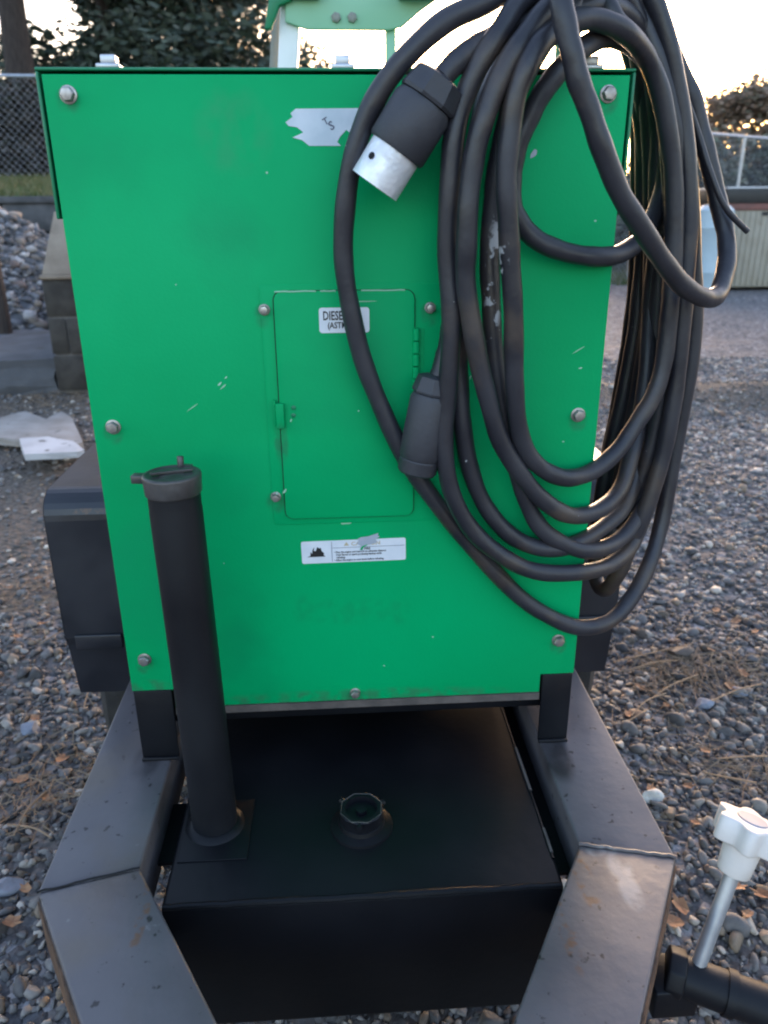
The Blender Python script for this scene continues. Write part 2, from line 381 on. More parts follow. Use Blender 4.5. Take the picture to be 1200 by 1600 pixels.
def scatter(name, xs, ys, zs, sizes, sub, m, parent=None, tint=1.0, tilt=.5, sink=.3):
    shapes, f = stone_shapes(sub, 10); n = len(xs); nv = len(shapes[0])
    V = np.empty((n, nv, 3), np.float32); pick = rng.integers(0, 10, n)
    sh = np.stack(shapes)[pick]
    az = rng.uniform(0, 2*np.pi, n); ax = rng.normal(0, tilt, n)
    cy, sy = np.cos(ax), np.sin(ax); c, s = np.cos(az), np.sin(az)
    x, y, z = sh[..., 0], sh[..., 1], sh[..., 2]
    y, z = y*cy[:, None]-z*sy[:, None], y*sy[:, None]+z*cy[:, None]
    x, y = x*c[:, None]-y*s[:, None], x*s[:, None]+y*c[:, None]
    V[..., 0] = x*sizes[:, None]+np.asarray(xs)[:, None]; V[..., 1] = y*sizes[:, None]+np.asarray(ys)[:, None]
    V[..., 2] = z*sizes[:, None]+(np.asarray(zs)+sizes*sink)[:, None]
    F = (f[None] + (np.arange(n)*nv)[:, None, None]).reshape(-1, 3)
    me = bpy.data.meshes.new(name)
    me.vertices.add(n*nv); me.vertices.foreach_set('co', V.ravel())
    me.loops.add(F.size); me.loops.foreach_set('vertex_index', F.ravel().astype(np.int32))
    me.polygons.add(len(F)); me.polygons.foreach_set('loop_start', np.arange(0, F.size, 3, dtype=np.int32))
    me.update(calc_edges=True)
    C = PAL[rng.choice(len(PAL), n, p=PW)]*rng.uniform(.75, 1.3, (n, 1))*tint
    ca = me.attributes.new('Col', 'FLOAT_COLOR', 'POINT')
    cc = np.ones((n, nv, 4), np.float32); cc[..., :3] = C[:, None, :]
    ca.data.foreach_set('color', cc.ravel())
    me.materials.append(m)
    return link(name, me, parent)
def field(x0, x1, y0, y1, dens, keep=None):
    n = int((x1-x0)*(y1-y0)*dens); x = rng.uniform(x0, x1, n); y = rng.uniform(y0, y1, n)
    if keep is not None:
        k = keep(x, y); x, y = x[k], y[k]
    return x, y
def keep_near(x, y):
    return (rng.uniform(size=len(x)) > 1.3*np.clip(dirtmask(x, y)-.12, 0, 1)) & ~((abs(x) < .30) & (y > .2))
x, y = field(-1.6, 1.9, -1.0, 1.3, 4700, keep_near)
sz = np.clip(rng.lognormal(math.log(.0064), .47, len(x)), .004, .024)
tag(scatter('gravel', x, y, gz(x, y), sz, 2, M['stone']), 'loose dark mixed gravel stones covering the yard around the trailer', 'gravel', kind='stuff')
def keep_mid(x, y):
    return (rng.uniform(size=len(x)) > 1.7*np.clip(dirtmask(x, y)-.12, 0, 1)) & ((x < -1.6) | (x > 1.9) | (y > 1.3)) & ~((abs(x) < .9) & (y > 1.4)) & (abs(x) < .9 + .75*(y+1.3))
x, y = field(-3.6, 4.6, -.6, 6.0, 1500, keep_mid)
sz = np.clip(rng.lognormal(math.log(.0098), .38, len(x)), .005, .03)
tag(scatter('gravel', x, y, gz(x, y), sz, 1, M['stone'], tint=1.5), 'finer grey gravel spread over the yard farther back', 'gravel', kind='stuff')

# ================================================================ THE TRAILER
ZP0, ZP1 = .5547, 1.4625           # panel bottom, top
ZF = .455                          # top of frame rails
ZT = .425                          # top of tank
T = empty('generator_trailer', (0, .45, 0), 'green generator light tower on a black steel trailer standing on gravel', 'generator trailer')
PW2 = .3585
# front panel with notched lower corners
bl = U(202, 1082); br = U(895, 1050); zn = ZP0 + .034
poly = [(-PW2, 0, ZP1-.006), (PW2, 0, ZP1-.006), (PW2, 0, zn), (.303, 0, zn), (.303, 0, ZP0), (-.293, 0, ZP0), (-.293, 0, zn), (-PW2, 0, zn)]
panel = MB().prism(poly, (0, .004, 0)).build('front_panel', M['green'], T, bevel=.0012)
# folded return flange at the panel bottom
MB().box((-.293, -.001, ZP0-.014), (.303, .03, ZP0-.001)).build('panel_bottom_flange', M['dirty_edge'], T)

def bolt(px, py, r=.0086, parent=panel, Y=0.0, washer=True):
    p = U(px, py, Y)
    m = MB()
    m.lathe(p, (0, -1, 0), [(0, r*1.22), (.0014, r*1.22), (.0018, r*1.1)], 20)
    rot = random.uniform(0, 1)
    m.lathe(p + Vector((0, -.0019, 0)), (0, -1, 0), [(0, r), (.0065, r), (.0078, r*.86), (.0082, r*.55)], 6, rot)
    return m.build('bolt', M['zinc'], parent, smooth=True, angle=25)
for b_ in [(107,148),(950,147),(177,667),(903,648),(226,1030),(872,1000)]: bolt(*b_)
bolt(555, 1082, .007)
# mounting plate behind the small door, then the door
def rrect(x0, x1, z0, z1, r, y, n=5):
    P = []
    for cx, cz, a0 in ((x1-r, z1-r, 0), (x0+r, z1-r, 90), (x0+r, z0+r, 180), (x1-r, z0+r, 270)):
        for k in range(n+1):
            t = math.radians(a0 + 90*k/n); P.append((cx+r*math.cos(t), y, cz+r*math.sin(t)))
    return P
a_, b_ = U(404, 445), U(691, 812)
plate = MB().prism(rrect(a_.x, b_.x+.004, b_.z, a_.z, .006, -.0016), (0, .0014, 0)).build('door_mounting_plate', M['green'], T, bevel=.0006)
for q_ in [(413,484),(672,481),(431,776),(668,770)]: bolt(q_[0], q_[1], .0062, plate, -.0017)
a_, b_ = U(427, 455), U(645, 803)
MB().prism(rrect(a_.x-.0016, b_.x+.0014, b_.z-.0022, a_.z+.0008, .013, -.00185), (0, .0002, 0)).build('door_shadow_line', M['dark'], T)  # dark plate that draws the shadow line around the door
door = MB().prism(rrect(a_.x, b_.x, b_.z, a_.z, .012, -.0072), (0, .0054, 0)).build('access_door', M['green'], T, bevel=.001)
for (xa, xb) in ((.01, .30), (.33, .44), (.62, .93)):
    xx0, xx1 = a_.x + (b_.x-a_.x)*xa, a_.x + (b_.x-a_.x)*xb
    MB().tube([(xx0 + (xx1-xx0)*k/8, -.0070, a_.z + random.uniform(-.0004, .0003)) for k in range(9)], .0011, 5).build('worn_edge', M['green_faded'], door)
h0, h1 = U(646, 512), U(646, 610)
hm = MB()
nk = 5
for k in range(nk):
    za = h0.z + (h1.z-h0.z)*k/nk; zb = h0.z + (h1.z-h0.z)*(k+.9)/nk
    hm.lathe((h0.x+.003, -.0075, za), (0, 0, -1), [(0, .005), (abs(zb-za), .005)], 12)
hm.box((h0.x+.004, -.0032, h1.z), (h0.x+.014, -.0018, h0.z))
hm.build('hinge', M['green'], door, smooth=True)
l0, l1 = U(431, 628), U(446, 666)
lt = MB(); lt.box((l0.x, -.014, l1.z), (l1.x, -.0073, l0.z)); lt.box((l0.x-.003, -.0085, l1.z+.003), (l0.x-.0002, -.0017, l0.z+.004))
lt.build('latch', M['green'], door, bevel=.001)
for s_ in ((459, 635), (459, 647)):
    p = U(*s_); MB().lathe((p.x, -.0073, p.z), (0, -1, 0), [(0, .0032), (.0012, .0032), (.0018, .0018)], 10).build('screw', M['green_lid'], door, smooth=True)

# stickers and their lettering
def text(body, size, p, m, parent, rot=0, align='LEFT', name='lettering', sx=1.0):
    cu = bpy.data.curves.new('t', 'FONT'); cu.body = body; cu.size = size; cu.align_x = align; cu.align_y = 'CENTER'; cu.extrude = .0001; cu.offset = size*.018
    cu.resolution_u = 2
    ob = bpy.data.objects.new('t', cu); col.objects.link(ob)
    dg = bpy.context.evaluated_depsgraph_get(); me = bpy.data.meshes.new_from_object(ob.evaluated_get(dg))
    bpy.data.objects.remove(ob); me.name = name
    me.transform(Matrix.Rotation(math.pi/2, 4, 'X') @ Matrix.Rotation(rot, 4, 'Z') @ Matrix.Diagonal((sx, 1, 1, 1)))
    me.materials.clear(); me.materials.append(m)
    return link(name, me, parent, p)
a_, b_ = U(498, 480), U(577, 518)
fl = MB().prism(rrect(a_.x, b_.x, b_.z, a_.z, .004, -.0080), (0, .0006, 0)).build('fuel_label', M['sticker'], T)
text('DIESEL', .0165, (a_.x+.005, -.0084, a_.z-.011), M['ink'], fl, sx=.66)
text('(ASTM', .0115, (a_.x+.011, -.0084, a_.z-.0235), M['ink'], fl, sx=.80)
# caution label
a_, b_ = U(470, 836), U(634, 880); a2, b2 = U(634, 830), U(470, 880)
W_, H_ = b_.x-a_.x, .0365
cl_o = Vector((a_.x, 0, U(470, 881).z)); slope = (U(634, 874).z - U(470, 881).z)/W_
m_ = Matrix.Translation(cl_o) @ Matrix.Rotation(-math.atan(slope), 4, 'Y')
pts = [m_ @ Vector(p) for p in rrect(0, W_, 0, H_, .003, -.0008)]
cl = MB().prism(pts, (0, .0006, 0)).build('caution_label', M['sticker'], T)
def clp(x, z, y=-.0013): return m_ @ Vector((x, y, z))
MB().prism([clp(.0455, .002), clp(.0461, .002), clp(.0461, H_-.002), clp(.0455, H_-.002)], (0, .0003, 0)).build('rule_line', M['ink_blue'], cl)
MB().prism([clp(.047, .0242), clp(W_-.002, .0242), clp(W_-.002, .0247), clp(.047, .0247)], (0, .0003, 0)).build('rule_line', M['ink_blue'], cl)
fl2 = [(.008,.011),(.013,.0125),(.0135,.019),(.016,.016),(.0165,.022),(.0195,.027),(.0185,.021),(.0215,.0205),(.024,.027),(.0275,.0245),(.029,.026),(.0305,.02),(.034,.0165),(.033,.0135),(.036,.011)]
MB().prism([clp(x, z) for x, z in fl2], (0, .0003, 0)).build('flame_symbol', M['ink'], cl)
rz_ = math.atan(slope)
text('CAUTION', .0085, clp(.075, .030), M['ink_ochre'], cl, rz_, sx=1.15)
MB().prism([clp(.064, .0275), clp(.072, .0275), clp(.068, .0335)], (0, .0003, 0)).build('warning_triangle', M['ink_ochre'], cl)
text('FIRE', .0052, clp(.0945, .0215), M['ink'], cl, rz_)
for k, s_ in enumerate(['\u2022 Stop the engine and maintain an adequate distance', '   from flames or spark producing devices while', '   refueling.', '\u2022 Allow the engine to cool down before refueling.']):
    text(s_, .0043, clp(.049, .0172-.0044*k), M['ink'], cl, rz_, sx=.87)
tp = [(.079,.038),(.084,.0405),(.094,.0415),(.108,.0462),(.107,.042),(.110,.0405),(.104,.0365),(.106,.031),(.098,.0285),(.09,.0275),(.087,.0245),(.085,.016),(.0825,.0165),(.083,.026),(.077,.031),(.080,.033)]
MB().prism([m_ @ Vector((x*W_/.146, -.0018, z)) for x, z in tp], (0, .0003, 0)).build('torn_backing', M['sticker_grey'], cl)
MB().prism([m_ @ Vector((x, -.0022, z)) for x, z in [(.088,.0205),(.092,.026),(.1,.0285),(.0995,.0275),(.094,.0245),(.091,.0195)]], (0, .0003, 0)).build('paint_gap', M['green'], cl)
# torn label near the top
tl = [(462,170),(560,169),(556,195),(548,209),(541,203),(531,214),(527,222),(533,228),(483,228),(472,219),(457,215),(474,207),(464,199),(451,197),(446,191),(457,183),(454,177)]
tlab = MB().prism([U(px, py) + Vector((0, -.0008, 0)) for px, py in tl], (0, .0006, 0)).build('torn_label', M['sticker_torn'], T)
p = U(509, 190); text('T', .011, (p.x, -.0011, p.z), M['ink_blue'], tlab, .5, 'CENTER')
p = U(518, 197); text('S', .014, (p.x, -.0011, p.z), M['ink_blue'], tlab, .5, 'CENTER')
# small paint chips and residue on the panel
for (px, py, w, h, a, mm) in [(349,604,16,3,-40,0),(540,815,26,14,5,1),(417,270,5,4,0,0),(676,995,4,4,0,0),(880,690,5,4,0,0),(445,765,12,5,-60,0),(834,240,9,18,20,2),(455,655,9,3,-70,0),(343,600,10,3,-45,3),(353,590,7,3,-45,3),(300,637,34,2,-35,0),(905,546,30,2,-30,0),(907,575,9,3,-20,3),(726,604,4,4,0,3),(930,345,6,3,0,0),(742,716,5,3,-30,3),(690,560,7,3,-40,3),(676,568,10,2,-30,3),(735,590,3,8,10,3),(433,772,3,22,5,3),(570,470,40,2,0,0),(640,803,14,3,-30,3),(560,640,4,3,0,3),(275,445,3,3,0,0),(350,880,3,3,0,0),(600,1040,4,3,0,3)]:
    p = U(px, py); s = .00088
    pts = []
    for k in range(9):
        t = 2*math.pi*k/9; rr = random.uniform(.55, 1.0); x_, z_ = w*.5*s*rr*math.cos(t), h*.5*s*rr*math.sin(t)
        ca, sa = math.cos(math.radians(a)), math.sin(math.radians(a)); pts.append((p.x + x_*ca + z_*sa, -.0004 if not (425<px<645 and 455<py<803) else -.0076, p.z - x_*sa + z_*ca))
    MB().prism(pts, (0, .0002, 0)).build('paint_chip', [M['green_faded'], M['green_faded'], M['sticker_grey'], M['chip']][mm], T)

# housing behind the panel
DEP = 1.35
hs = MB()
hs.box((-.350, .010, ZP0), (-.344, DEP, ZP1-.012)); hs.box((.344, .010, ZP0), (.350, DEP, ZP1-.012))
hs.box((-.3435, DEP-.006, ZP0), (.3435, DEP-.0005, ZP1-.012))
hs.build('side_panels', M['black_paint'], T, bevel=.001)
MB().box((-.340, .012, ZP0-.005), (.340, DEP-.01, ZP1-.03)).build('inner_housing', M['dark'], T)
MB().box((-.36, .031, ZP0-.05), (.36, DEP, ZP0-.006)).build('base_channel', M['black_paint'], T, bevel=.002)
lid = MB()
zl = ZP1 + .0018
lid.box((-.3665, .002, ZP1-.002), (.3665, DEP+.01, zl))
lid.box((-.3665, .002, ZP1-.168), (-.3625, DEP+.01, ZP1-.0025)); lid.box((.3625, .002, ZP1-.168), (.3665, DEP+.01, ZP1-.0025))
hood = lid.build('hood_lid', M['green_lid'], T, bevel=.0015)
for px in (173, 535, 920):
    p = U(px, 102, .03)
    nb = MB(); nb.box((p.x-.014, .012, zl+.0005), (p.x+.014, .04, zl+.006)); nb.box((p.x-.009, .017, zl+.006), (p.x+.009, .035, zl+.016))
    nb.build('lid_clip', M['galv'], hood, bevel=.0015)
# cable peg on the roof corner
pg = MB(); pg.tube([(.30, .085, zl+.001), (.30, .085, zl+.075)], .016, 14); pg.tube([(.30, .16, zl+.085), (.30, -.045, zl+.085), (.30, -.06, zl+.12)], .012, 12)
pg.lathe((.30, .085, zl+.0005), (0, 0, 1), [(0, .03), (.006, .03)], 20)
pg.build('cable_peg', M['green_lid'], T, smooth=True)

# legs under the notched corners
for s in (-1, 1):
    x0, x1 = (-.357, -.297) if s < 0 else (.307, .357)
    lg = MB(); lg.box((x0, .0005, ZF+.001), (x1, .005, zn-.001)); lg.box((x0 if s < 0 else x1-.004, .0055, ZF+.001), (x0+.004 if s < 0 else x1, .07, zn-.001))
    lg.box((x0, -.006, ZF+.0005), (x1, -.0002, ZF+.006))
    lg.build('corner_leg', M['black_paint'], T, bevel=.0012)

# frame rails
XI, XO, YK = .309, .437, -.248
def rail(s):
    th = math.radians(31); L2 = .62
    dx, dy = -math.sin(th), -math.cos(th)
    # mitre at the kink
    oi = (s*XI, YK+.016); oo = (s*XO, YK-.016)
    ei = (oi[0] + s*dx*L2*.82, oi[1] + dy*L2*.82); eo = (oo[0] + s*dx*L2, oo[1] + dy*L2)
    H = .1
    back = [(s*XI, 2.0, ZF), (s*XO, 2.0, ZF), (oo[0], oo[1], ZF), (oi[0], oi[1], ZF)]
    front = [(oi[0], oi[1]-.0006, ZF), (oo[0], oo[1]-.0006, ZF), (eo[0], eo[1], ZF), (ei[0], ei[1], ZF)]
    r1 = MB().prism(back, (0, 0, -H)).build('frame_rail', M['rail'], T, bevel=.004, seg=3)
    r2 = MB().prism(front, (0, 0, -H)).build('tongue_rail', M['rail'], T, bevel=.004, seg=3)
    # weld bead across the mitre
    P = []
    for k in range(15):
        t = k/14; P.append((oi[0]+(oo[0]-oi[0])*t, oi[1]+(oo[1]-oi[1])*t + random.uniform(-.0015, .0015), ZF + .0005 + random.uniform(0, .0008)))
    MB().tube(P, .0024 if s > 0 else .0015, 8).build('weld_bead', M['rail'] if s > 0 else M['black_paint'], r2, smooth=True)
    # rusted outer bottom edge strip
    n_ = Vector((eo[0]-oo[0], eo[1]-oo[1], 0)).normalized(); o_ = Vector((-n_.y, n_.x, 0))
    if o_.x*s < 0: o_ = -o_
    a = Vector((oo[0], oo[1], ZF-.012)) + o_*.0005 + n_*.004; b = Vector((eo[0], eo[1], ZF-.012)) + o_*.0005
    MB().prism([a, b, b - Vector((0,0,.085)), a - Vector((0,0,.085))], o_*.0025).build('rusted_side', M['rust'], r2)
    return r1
RL = {s: rail(s) for s in (-1, 1)}
# coupler plate where the tongue meets, cross members under the body
cm = MB(); cm.box((-.3045, .50, ZF-.09), (.3045, .56, ZF-.004)); cm.build('cross_member', M['black_paint'], T)
cm = MB(); cm.box((-.3045, 1.75, ZF-.09), (.3045, 1.81, ZF-.004)); cm.build('cross_member', M['black_paint'], T)
yt = YK - .018 - math.cos(math.radians(31))*.60
cm = MB(); cm.box((-.14, yt-.16, ZF-.088), (.14, yt+.05, ZF-.012)); cm.build('tongue_plate', M['black_paint'], T, bevel=.003)

# fuel tank
tb = UZ(243, 1412, ZT); tr_ = UZ(888, 1392, ZT)
YTF = -.275
tx0, tx1 = -.277, .279
tk = MB(); tk.box((tx0, YTF, ZT-.235), (tx1, .55, ZT))
tank = tk.build('fuel_tank', M['tank'], T, bevel=.008, seg=3)
P = [(tx0+.004+(tx1-tx0-.008)*k/40, YTF+.004+random.uniform(-.0008, .0008), ZT-.002+random.uniform(-.0008, .0008)) for k in range(41)]
MB().tube(P, .0045, 8).build('weld_seam', M['tank'], tank, smooth=True)
# lighter bare line along the tank's right edge
P = [(tx1-.004, YTF+.05+k*.02, ZT-.001) for k in range(28)]
MB().tube(P, .0028, 6).build('weld_seam', M['tank'], tank, smooth=True)
P = [(tx1-.003, YTF+.06+k*.012, ZT+.0012+random.uniform(-.0006,.0006)) for k in range(5)]
MB().tube(P, .0022, 6).build('paint_scrape', M['dirty_edge'], tank, smooth=True)
P = [(tx1-.003, YTF+.19+k*.012, ZT+.0012+random.uniform(-.0006,.0006)) for k in range(10)]
MB().tube(P, .0025, 6).build('paint_scrape', M['dirty_edge'], tank, smooth=True)
# black strips added as shade in the gaps between tank and rails
MB().box((.2795, -.215, ZT-.045), (.3085, .5, ZT-.039)).build('gap_shade', M['tank'], T)
for y0_, y1_ in ((-.155, -.03), (.07, .5)): MB().box((-.3085, y0_, ZT-.045), (-.2775, y1_, ZT-.039)).build('gap_shade', M['tank'], T)
# fitting on the tank
fp = UZ(565, 1290, ZT); fp.z = ZT
ft = MB(); ft.lathe(fp, (0,0,1), [(-.001, .048), (.004, .047), (.008, .036), (.014, .034), (.016, .030)], 28)
fit_ = ft.build('fitting_collar', M['tank'], tank, smooth=True)
ft = MB(); ft.lathe(fp, (0,0,1), [(.0155, .033), (.030, .033), (.033, .034), (.0345, .032), (.0345, .025), (.026, .024), (.026, .009), (.032, .008), (.0325, .001)], 12)
for t in (.4, 2.5, 4.6):
    c = fp + Vector((.033*math.cos(t), .033*math.sin(t), .030)); ft.lathe(c, (math.cos(t), math.sin(t), 0), [(-.004, .0045), (.006, .004)], 8)
ft.build('tank_plug', M['black_paint'], tank, smooth=True, angle=30)
rg = MB(); rg.tube([fp + Vector((.0325*math.cos(t), .0325*math.sin(t), .0342)) for t in [2*math.pi*k/8+.3 for k in range(8)]], .0009, 6, True); rg.build('worn_rim', M['cap'], fit_, smooth=True)
# filler pipe
pb = UZ(337, 1289, ZT); 
pt = U(269, 748, pb.y)
pr = .0338
HP = pt.z - ZT; pax = (pt - Vector((pb.x, pb.y, ZT))).normalized(); cx_ = pt.x
pm = MB(); pm.lathe((pb.x, pb.y, ZT-.001), pax, [(0, pr), (HP-.04, pr), (HP-.038, pr*.985), (HP-.004, pr*.985)], 36)
pipe = pm.build('filler_pipe', M['black_paint'], T, smooth=True)
pm = MB(); pm.lathe((pb.x, pb.y, ZT), (0,0,1), [(0, pr+.012), (.003, pr+.010), (.008, pr+.002), (.009, pr)], 36)
pm.build('base_weld', M['tank'], pipe, smooth=True)
MB().box((max(pb.x-.055, tx0+.009), pb.y-.072, ZT+.0003), (pb.x+.055, pb.y+.05, ZT+.0020)).build('base_plate', M['tank'], pipe, bevel=.0006)
cz = ZT + HP - .006
pm = MB()
pm.lathe((cx_, pb.y, cz), pax, [(-.013, pr+.0005), (-.012, pr+.002), (.000, pr+.0025), (.010, pr+.0035), (.013, pr+.003), (.0145, pr-.002), (.0125, pr-.004), (.012, pr-.016), (.0135, pr-.02), (.014, .002)], 40)
pm.box((-.052, -.007, .0), (-.034, .007, .011), Matrix.Translation((cx_, pb.y, cz)) @ Matrix.Rotation(-.15, 4, 'Z'))
pm.box((.030, -.006, .002), (.046, .006, .012), Matrix.Translation((cx_, pb.y, cz)) @ Matrix.Rotation(1.25, 4, 'Z'))
cap = pm.build('filler_cap', M['cap'], pipe, smooth=True, bevel=.0012, angle=35)
pm = MB(); pm.box((-.026, -.0035, .0135), (.026, .0035, .0175), Matrix.Translation((cx_, pb.y, cz)) @ Matrix.Rotation(.3, 4, 'Z'))
pm.tube([(cx_+.006, pb.y+.03, cz+.010), (cx_+.006, pb.y+.033, cz+.026)], .0045, 8)
pm.build('cap_handle', M['cap'], pipe, bevel=.001)

# fenders and wheels
def fender(s):
    xi, xo = .4385, (.560 if s < 0 else .532)
    y0, y1, zt = .28, 1.13, .825
    prof = [(y0+.03, .385), (y0+.010, .51), (y0, .53), *[(y0+.05-.05*math.cos(t), zt-.05+.05*math.sin(t)) for t in [math.pi/2*k/7 for k in range(8)]], *[(y1-.05+.05*math.sin(t), zt-.05+.05*math.cos(t)) for t in [math.pi/2*k/7 for k in range(8)]], (y1, .50), (y1-.07, .365)]
    th = .004
    m = MB(); n = len(prof); c = Vector(((y0+y1)/2, .55))
    inn = [Vector(p) + (c-Vector(p)).normalized()*th*1.3 for p in prof]
    for i in range(n-1):
        a, b = prof[i], prof[i+1]; ia, ib = inn[i], inn[i+1]
        V = [(s*xi, a[0], a[1]), (s*xo, a[0], a[1]), (s*xo, b[0], b[1]), (s*xi, b[0], b[1]), (s*xi, ia[0], ia[1]), (s*xo, ia[0], ia[1]), (s*xo, ib[0], ib[1]), (s*xi, ib[0], ib[1])]
        m.add(V, [(0,1,2,3), (7,6,5,4), (1,5,6,2), (0,3,7,4)])
    # rolled skirt along the outer edge
    for i in range(n-1):
        a, b = Vector(prof[i]), Vector(prof[i+1]); ia = a + (c-a).normalized()*.03; ib = b + (c-b).normalized()*.03
        m.add([(s*(xo+.001), a.x, a.y), (s*(xo+.001), b.x, b.y), (s*(xo+.001), ib.x, ib.y), (s*(xo+.001), ia.x, ia.y), (s*(xo-.003), ia.x, ia.y), (s*(xo-.003), ib.x, ib.y)], [(0,1,2,3), (3,2,5,4)])
    fo = m.build('fender', M['fender'], T, smooth=True, angle=25)
    MB().box((s*(xi+.012), y0-.007, .508), (s*(xo-.02), y0-.0008, .538)).build('fender_step', M['fender'], fo, bevel=.002)
    MB().box((min(s*.4375, s*.4425), .45, .40), (max(s*.4375, s*.4425), .9, .455)).build('fender_bracket', M['black_paint'], fo)
    yc, R = .70, .29; zc = R + float(gz(s*.5, yc))
    wx = s*(.508 if s < 0 else .4995)
    w = MB(); w.lathe((wx-s*.065, yc, zc), (s, 0, 0), [(.0, .165), (-.004, .20), (.004, .262), (.022, R-.004), (.045, R), (.085, R), (.108, R-.004), (.126, .262), (.134, .20), (.130, .165)], 48, closed=False)
    wh = empty('wheel', (wx, yc, zc), '', ''); del wh['label']; del wh['category']
    wh.parent = T; wh.location = Vector((wx, yc, zc)) - WLOC[T]
    w.build('tyre', M['tyre'], wh, smooth=True)
    w = MB(); w.lathe((wx-s*.06, yc, zc), (s, 0, 0), [(.0, .163), (.03, .15), (.075, .145), (.08, .06), (.105, .045), (.108, .005)], 32)
    w.build('rim', M['rim'], wh, smooth=True)
for s in (-1, 1): fender(s)
MB().tube([(-.45, .70, .30), (.45, .70, .30)], .03, 14).build('axle', M['black_paint'], T, smooth=True)

# mast frame standing behind the hood
ym = 1.05
def up(px0, py0, px1, py1, y): return U(px0, py0, y), U(px1, py1, y)
a, b = up(441, 100, 441, 100, ym)
mm = MB(); t0 = U(438, 104, ym); t1 = U(457, -60, ym)
w = .0235
mm.prism([(t0.x-w, ym, zl+.001), (t0.x+w, ym, zl+.001), (t1.x+w, ym, t1.z), (t1.x-w, ym, t1.z)], (0, .05, 0))
mast = mm.build('mast_post', M['white_pole'], T, bevel=.004)
mm = MB(); t0 = U(417, 104, ym+.06); t1 = U(437, -60, ym+.06); w = .013
mm.prism([(t0.x-w, ym+.06, zl+.001), (t0.x+w, ym+.06, zl+.001), (t1.x+w, ym+.06, t1.z), (t1.x-w, ym+.06, t1.z)], (0, .04, 0))
mm.build('mast_stay', M['dull_grey'], T, bevel=.003)
mm = MB()
mm.prism([U(px, py, ym-.03) for px, py in [(413,45),(424,45),(436,8),(456,0),(462,-60),(426,-60),(420,0)]], (0, .026, 0))
mm.build('mast_bracket', M['green_lid'], T, bevel=.003)
# cross box beam, open bottom profile as in the photograph
Bp = [(446,-60),(720,-60),(690,-5),(655,20),(628,44),(606,49),(480,48),(446,36)]
mm = MB(); mm.prism([U(px, py, ym) + Vector((0, -.002, 0)) for px, py in Bp], (0, -.012, 0)); 
beam = mm.build('mast_beam', M['green_faded'], T, bevel=.003)
for px in (525, 550):
    p = U(px, 30, ym); MB().lathe((p.x, ym-.0145, p.z), (0,-1,0), [(0, .012), (.008, .011), (.010, .006)], 6).build('bolt', M['dull_grey'], beam)
mm = MB(); mm.box((U(620, 0, ym).x, ym-.09, U(620, 3, ym).z), (U(684, 0, ym).x, ym-.016, U(620, -30, ym).z)); mm.build('mast_shelf', M['green_lid'], beam, bevel=.003)
mm = MB(); mm.box((U(458, 0, ym).x, ym-.05, U(420, 2, ym).z), (U(500, 0, ym).x, ym-.0145, U(420, -20, ym).z)); mm.build('mast_shelf', M['dull_grey'], beam, bevel=.003)
t0 = U(611, 104, ym); mm = MB(); mm.box((t0.x-.012, ym, zl+.001), (t0.x+.012, ym+.03, U(611, 40, ym).z)); mm.build('mast_strut', M['green_faded'], T, bevel=.002)

# swivel jack on the right tongue rail with crank handle
zk = .50
k0 = UZ(1150, 1350, zk); k1 = U(1094, 1500, k0.y - .03)
ax = (k0 - k1).normalized()
jk = MB()
c0 = k1 - ax*.03
tdir = Vector((.86, -.38, -.10)).normalized()
jk.tube([c0 - tdir*.012, c0 + tdir*.34], .027, 24); jk.tube([c0 + tdir*.04, c0 + tdir*.052], .0300, 24)
jack = jk.build('swivel_jack', M['black_paint'], T, smooth=True)
jm = MB(); jm.tube([c0 - tdir*.036, c0 - tdir*.0125], .033, 8); jm.box((-.03, -.03, -.05), (.03, .03, -.002), Matrix.Translation(c0 - tdir*.03))
jm.build('jack_head', M['black_paint'], jack, bevel=.003)
jm = MB(); e0 = c0 - tdir*.03 - Vector((0, 0, .03)); jm.tube([e0, Vector((.385, e0.y+.01, e0.z))], .022, 10); jm.build('jack_mount', M['black_paint'], jack, smooth=True)
MB().tube([k1 - ax*.02, k0], .0098, 14).build('crank_rod', M['galv'], jack, smooth=True)
kb = MB()
kb.lathe(k0 - ax*.012, ax, [(0, .0195), (.002, .021), (.040, .0235), (.042, .022)], 24)
grip = kb.build('crank_grip', M['white_plastic'], jack, smooth=True)
kb = MB(); base = k0 + ax*.030; a1 = ax.orthogonal().normalized(); b1 = ax.cross(a1); P = []
for k in range(48):
    t = 2*math.pi*k/48; r = .0385 + .0065*math.cos(6*t); P.append(base + (a1*math.cos(t+.3)+b1*math.sin(t+.3))*r)
kb.prism(P, ax*.034)
kb.build('grip_knob', M['white_plastic'], grip, bevel=.003, angle=60)
kb = MB(); kb.lathe(base + ax*.0341, ax, [(0, .019), (.0015, .0185), (.002, .016)], 24); kb.build('knob_insert', M['insert'], grip, smooth=True)

# ================================================================ THE CABLE
CB = empty('power_cable', U(930, 900, .0), 'heavy black rubber power cable coiled in loops over the corner of the green panel', 'cable')
R_ = .0128
def loop(pts, cyc=True, r=R_, name='cable_loop'):
    P = catmull([U(*p) for p in pts], 7, cyc); n_ = len(P); ph = [random.uniform(0, 6.28) for _ in range(6)]
    if r > .01:                       # slight waviness of heavy rubber cable that has been coiled many times
        for i_, p_ in enumerate(P):
            t_ = 2*math.pi*i_/n_; k_ = 1 if cyc else min(1, i_/25)
            p_ += Vector((math.sin(9*t_+ph[0])+.6*math.sin(17*t_+ph[1]), math.sin(11*t_+ph[2]), math.sin(8*t_+ph[3])))*.0006*k_
        r = [r*(1+.025*math.sin(13*2*math.pi*i_/n_+ph[4])+.02*math.sin(29*2*math.pi*i_/n_+ph[5])) for i_ in range(n_)]
    o = MB().tube(P, r, 14, cyc).build(name, M['rubber'], CB, smooth=True, angle=80)
    return o
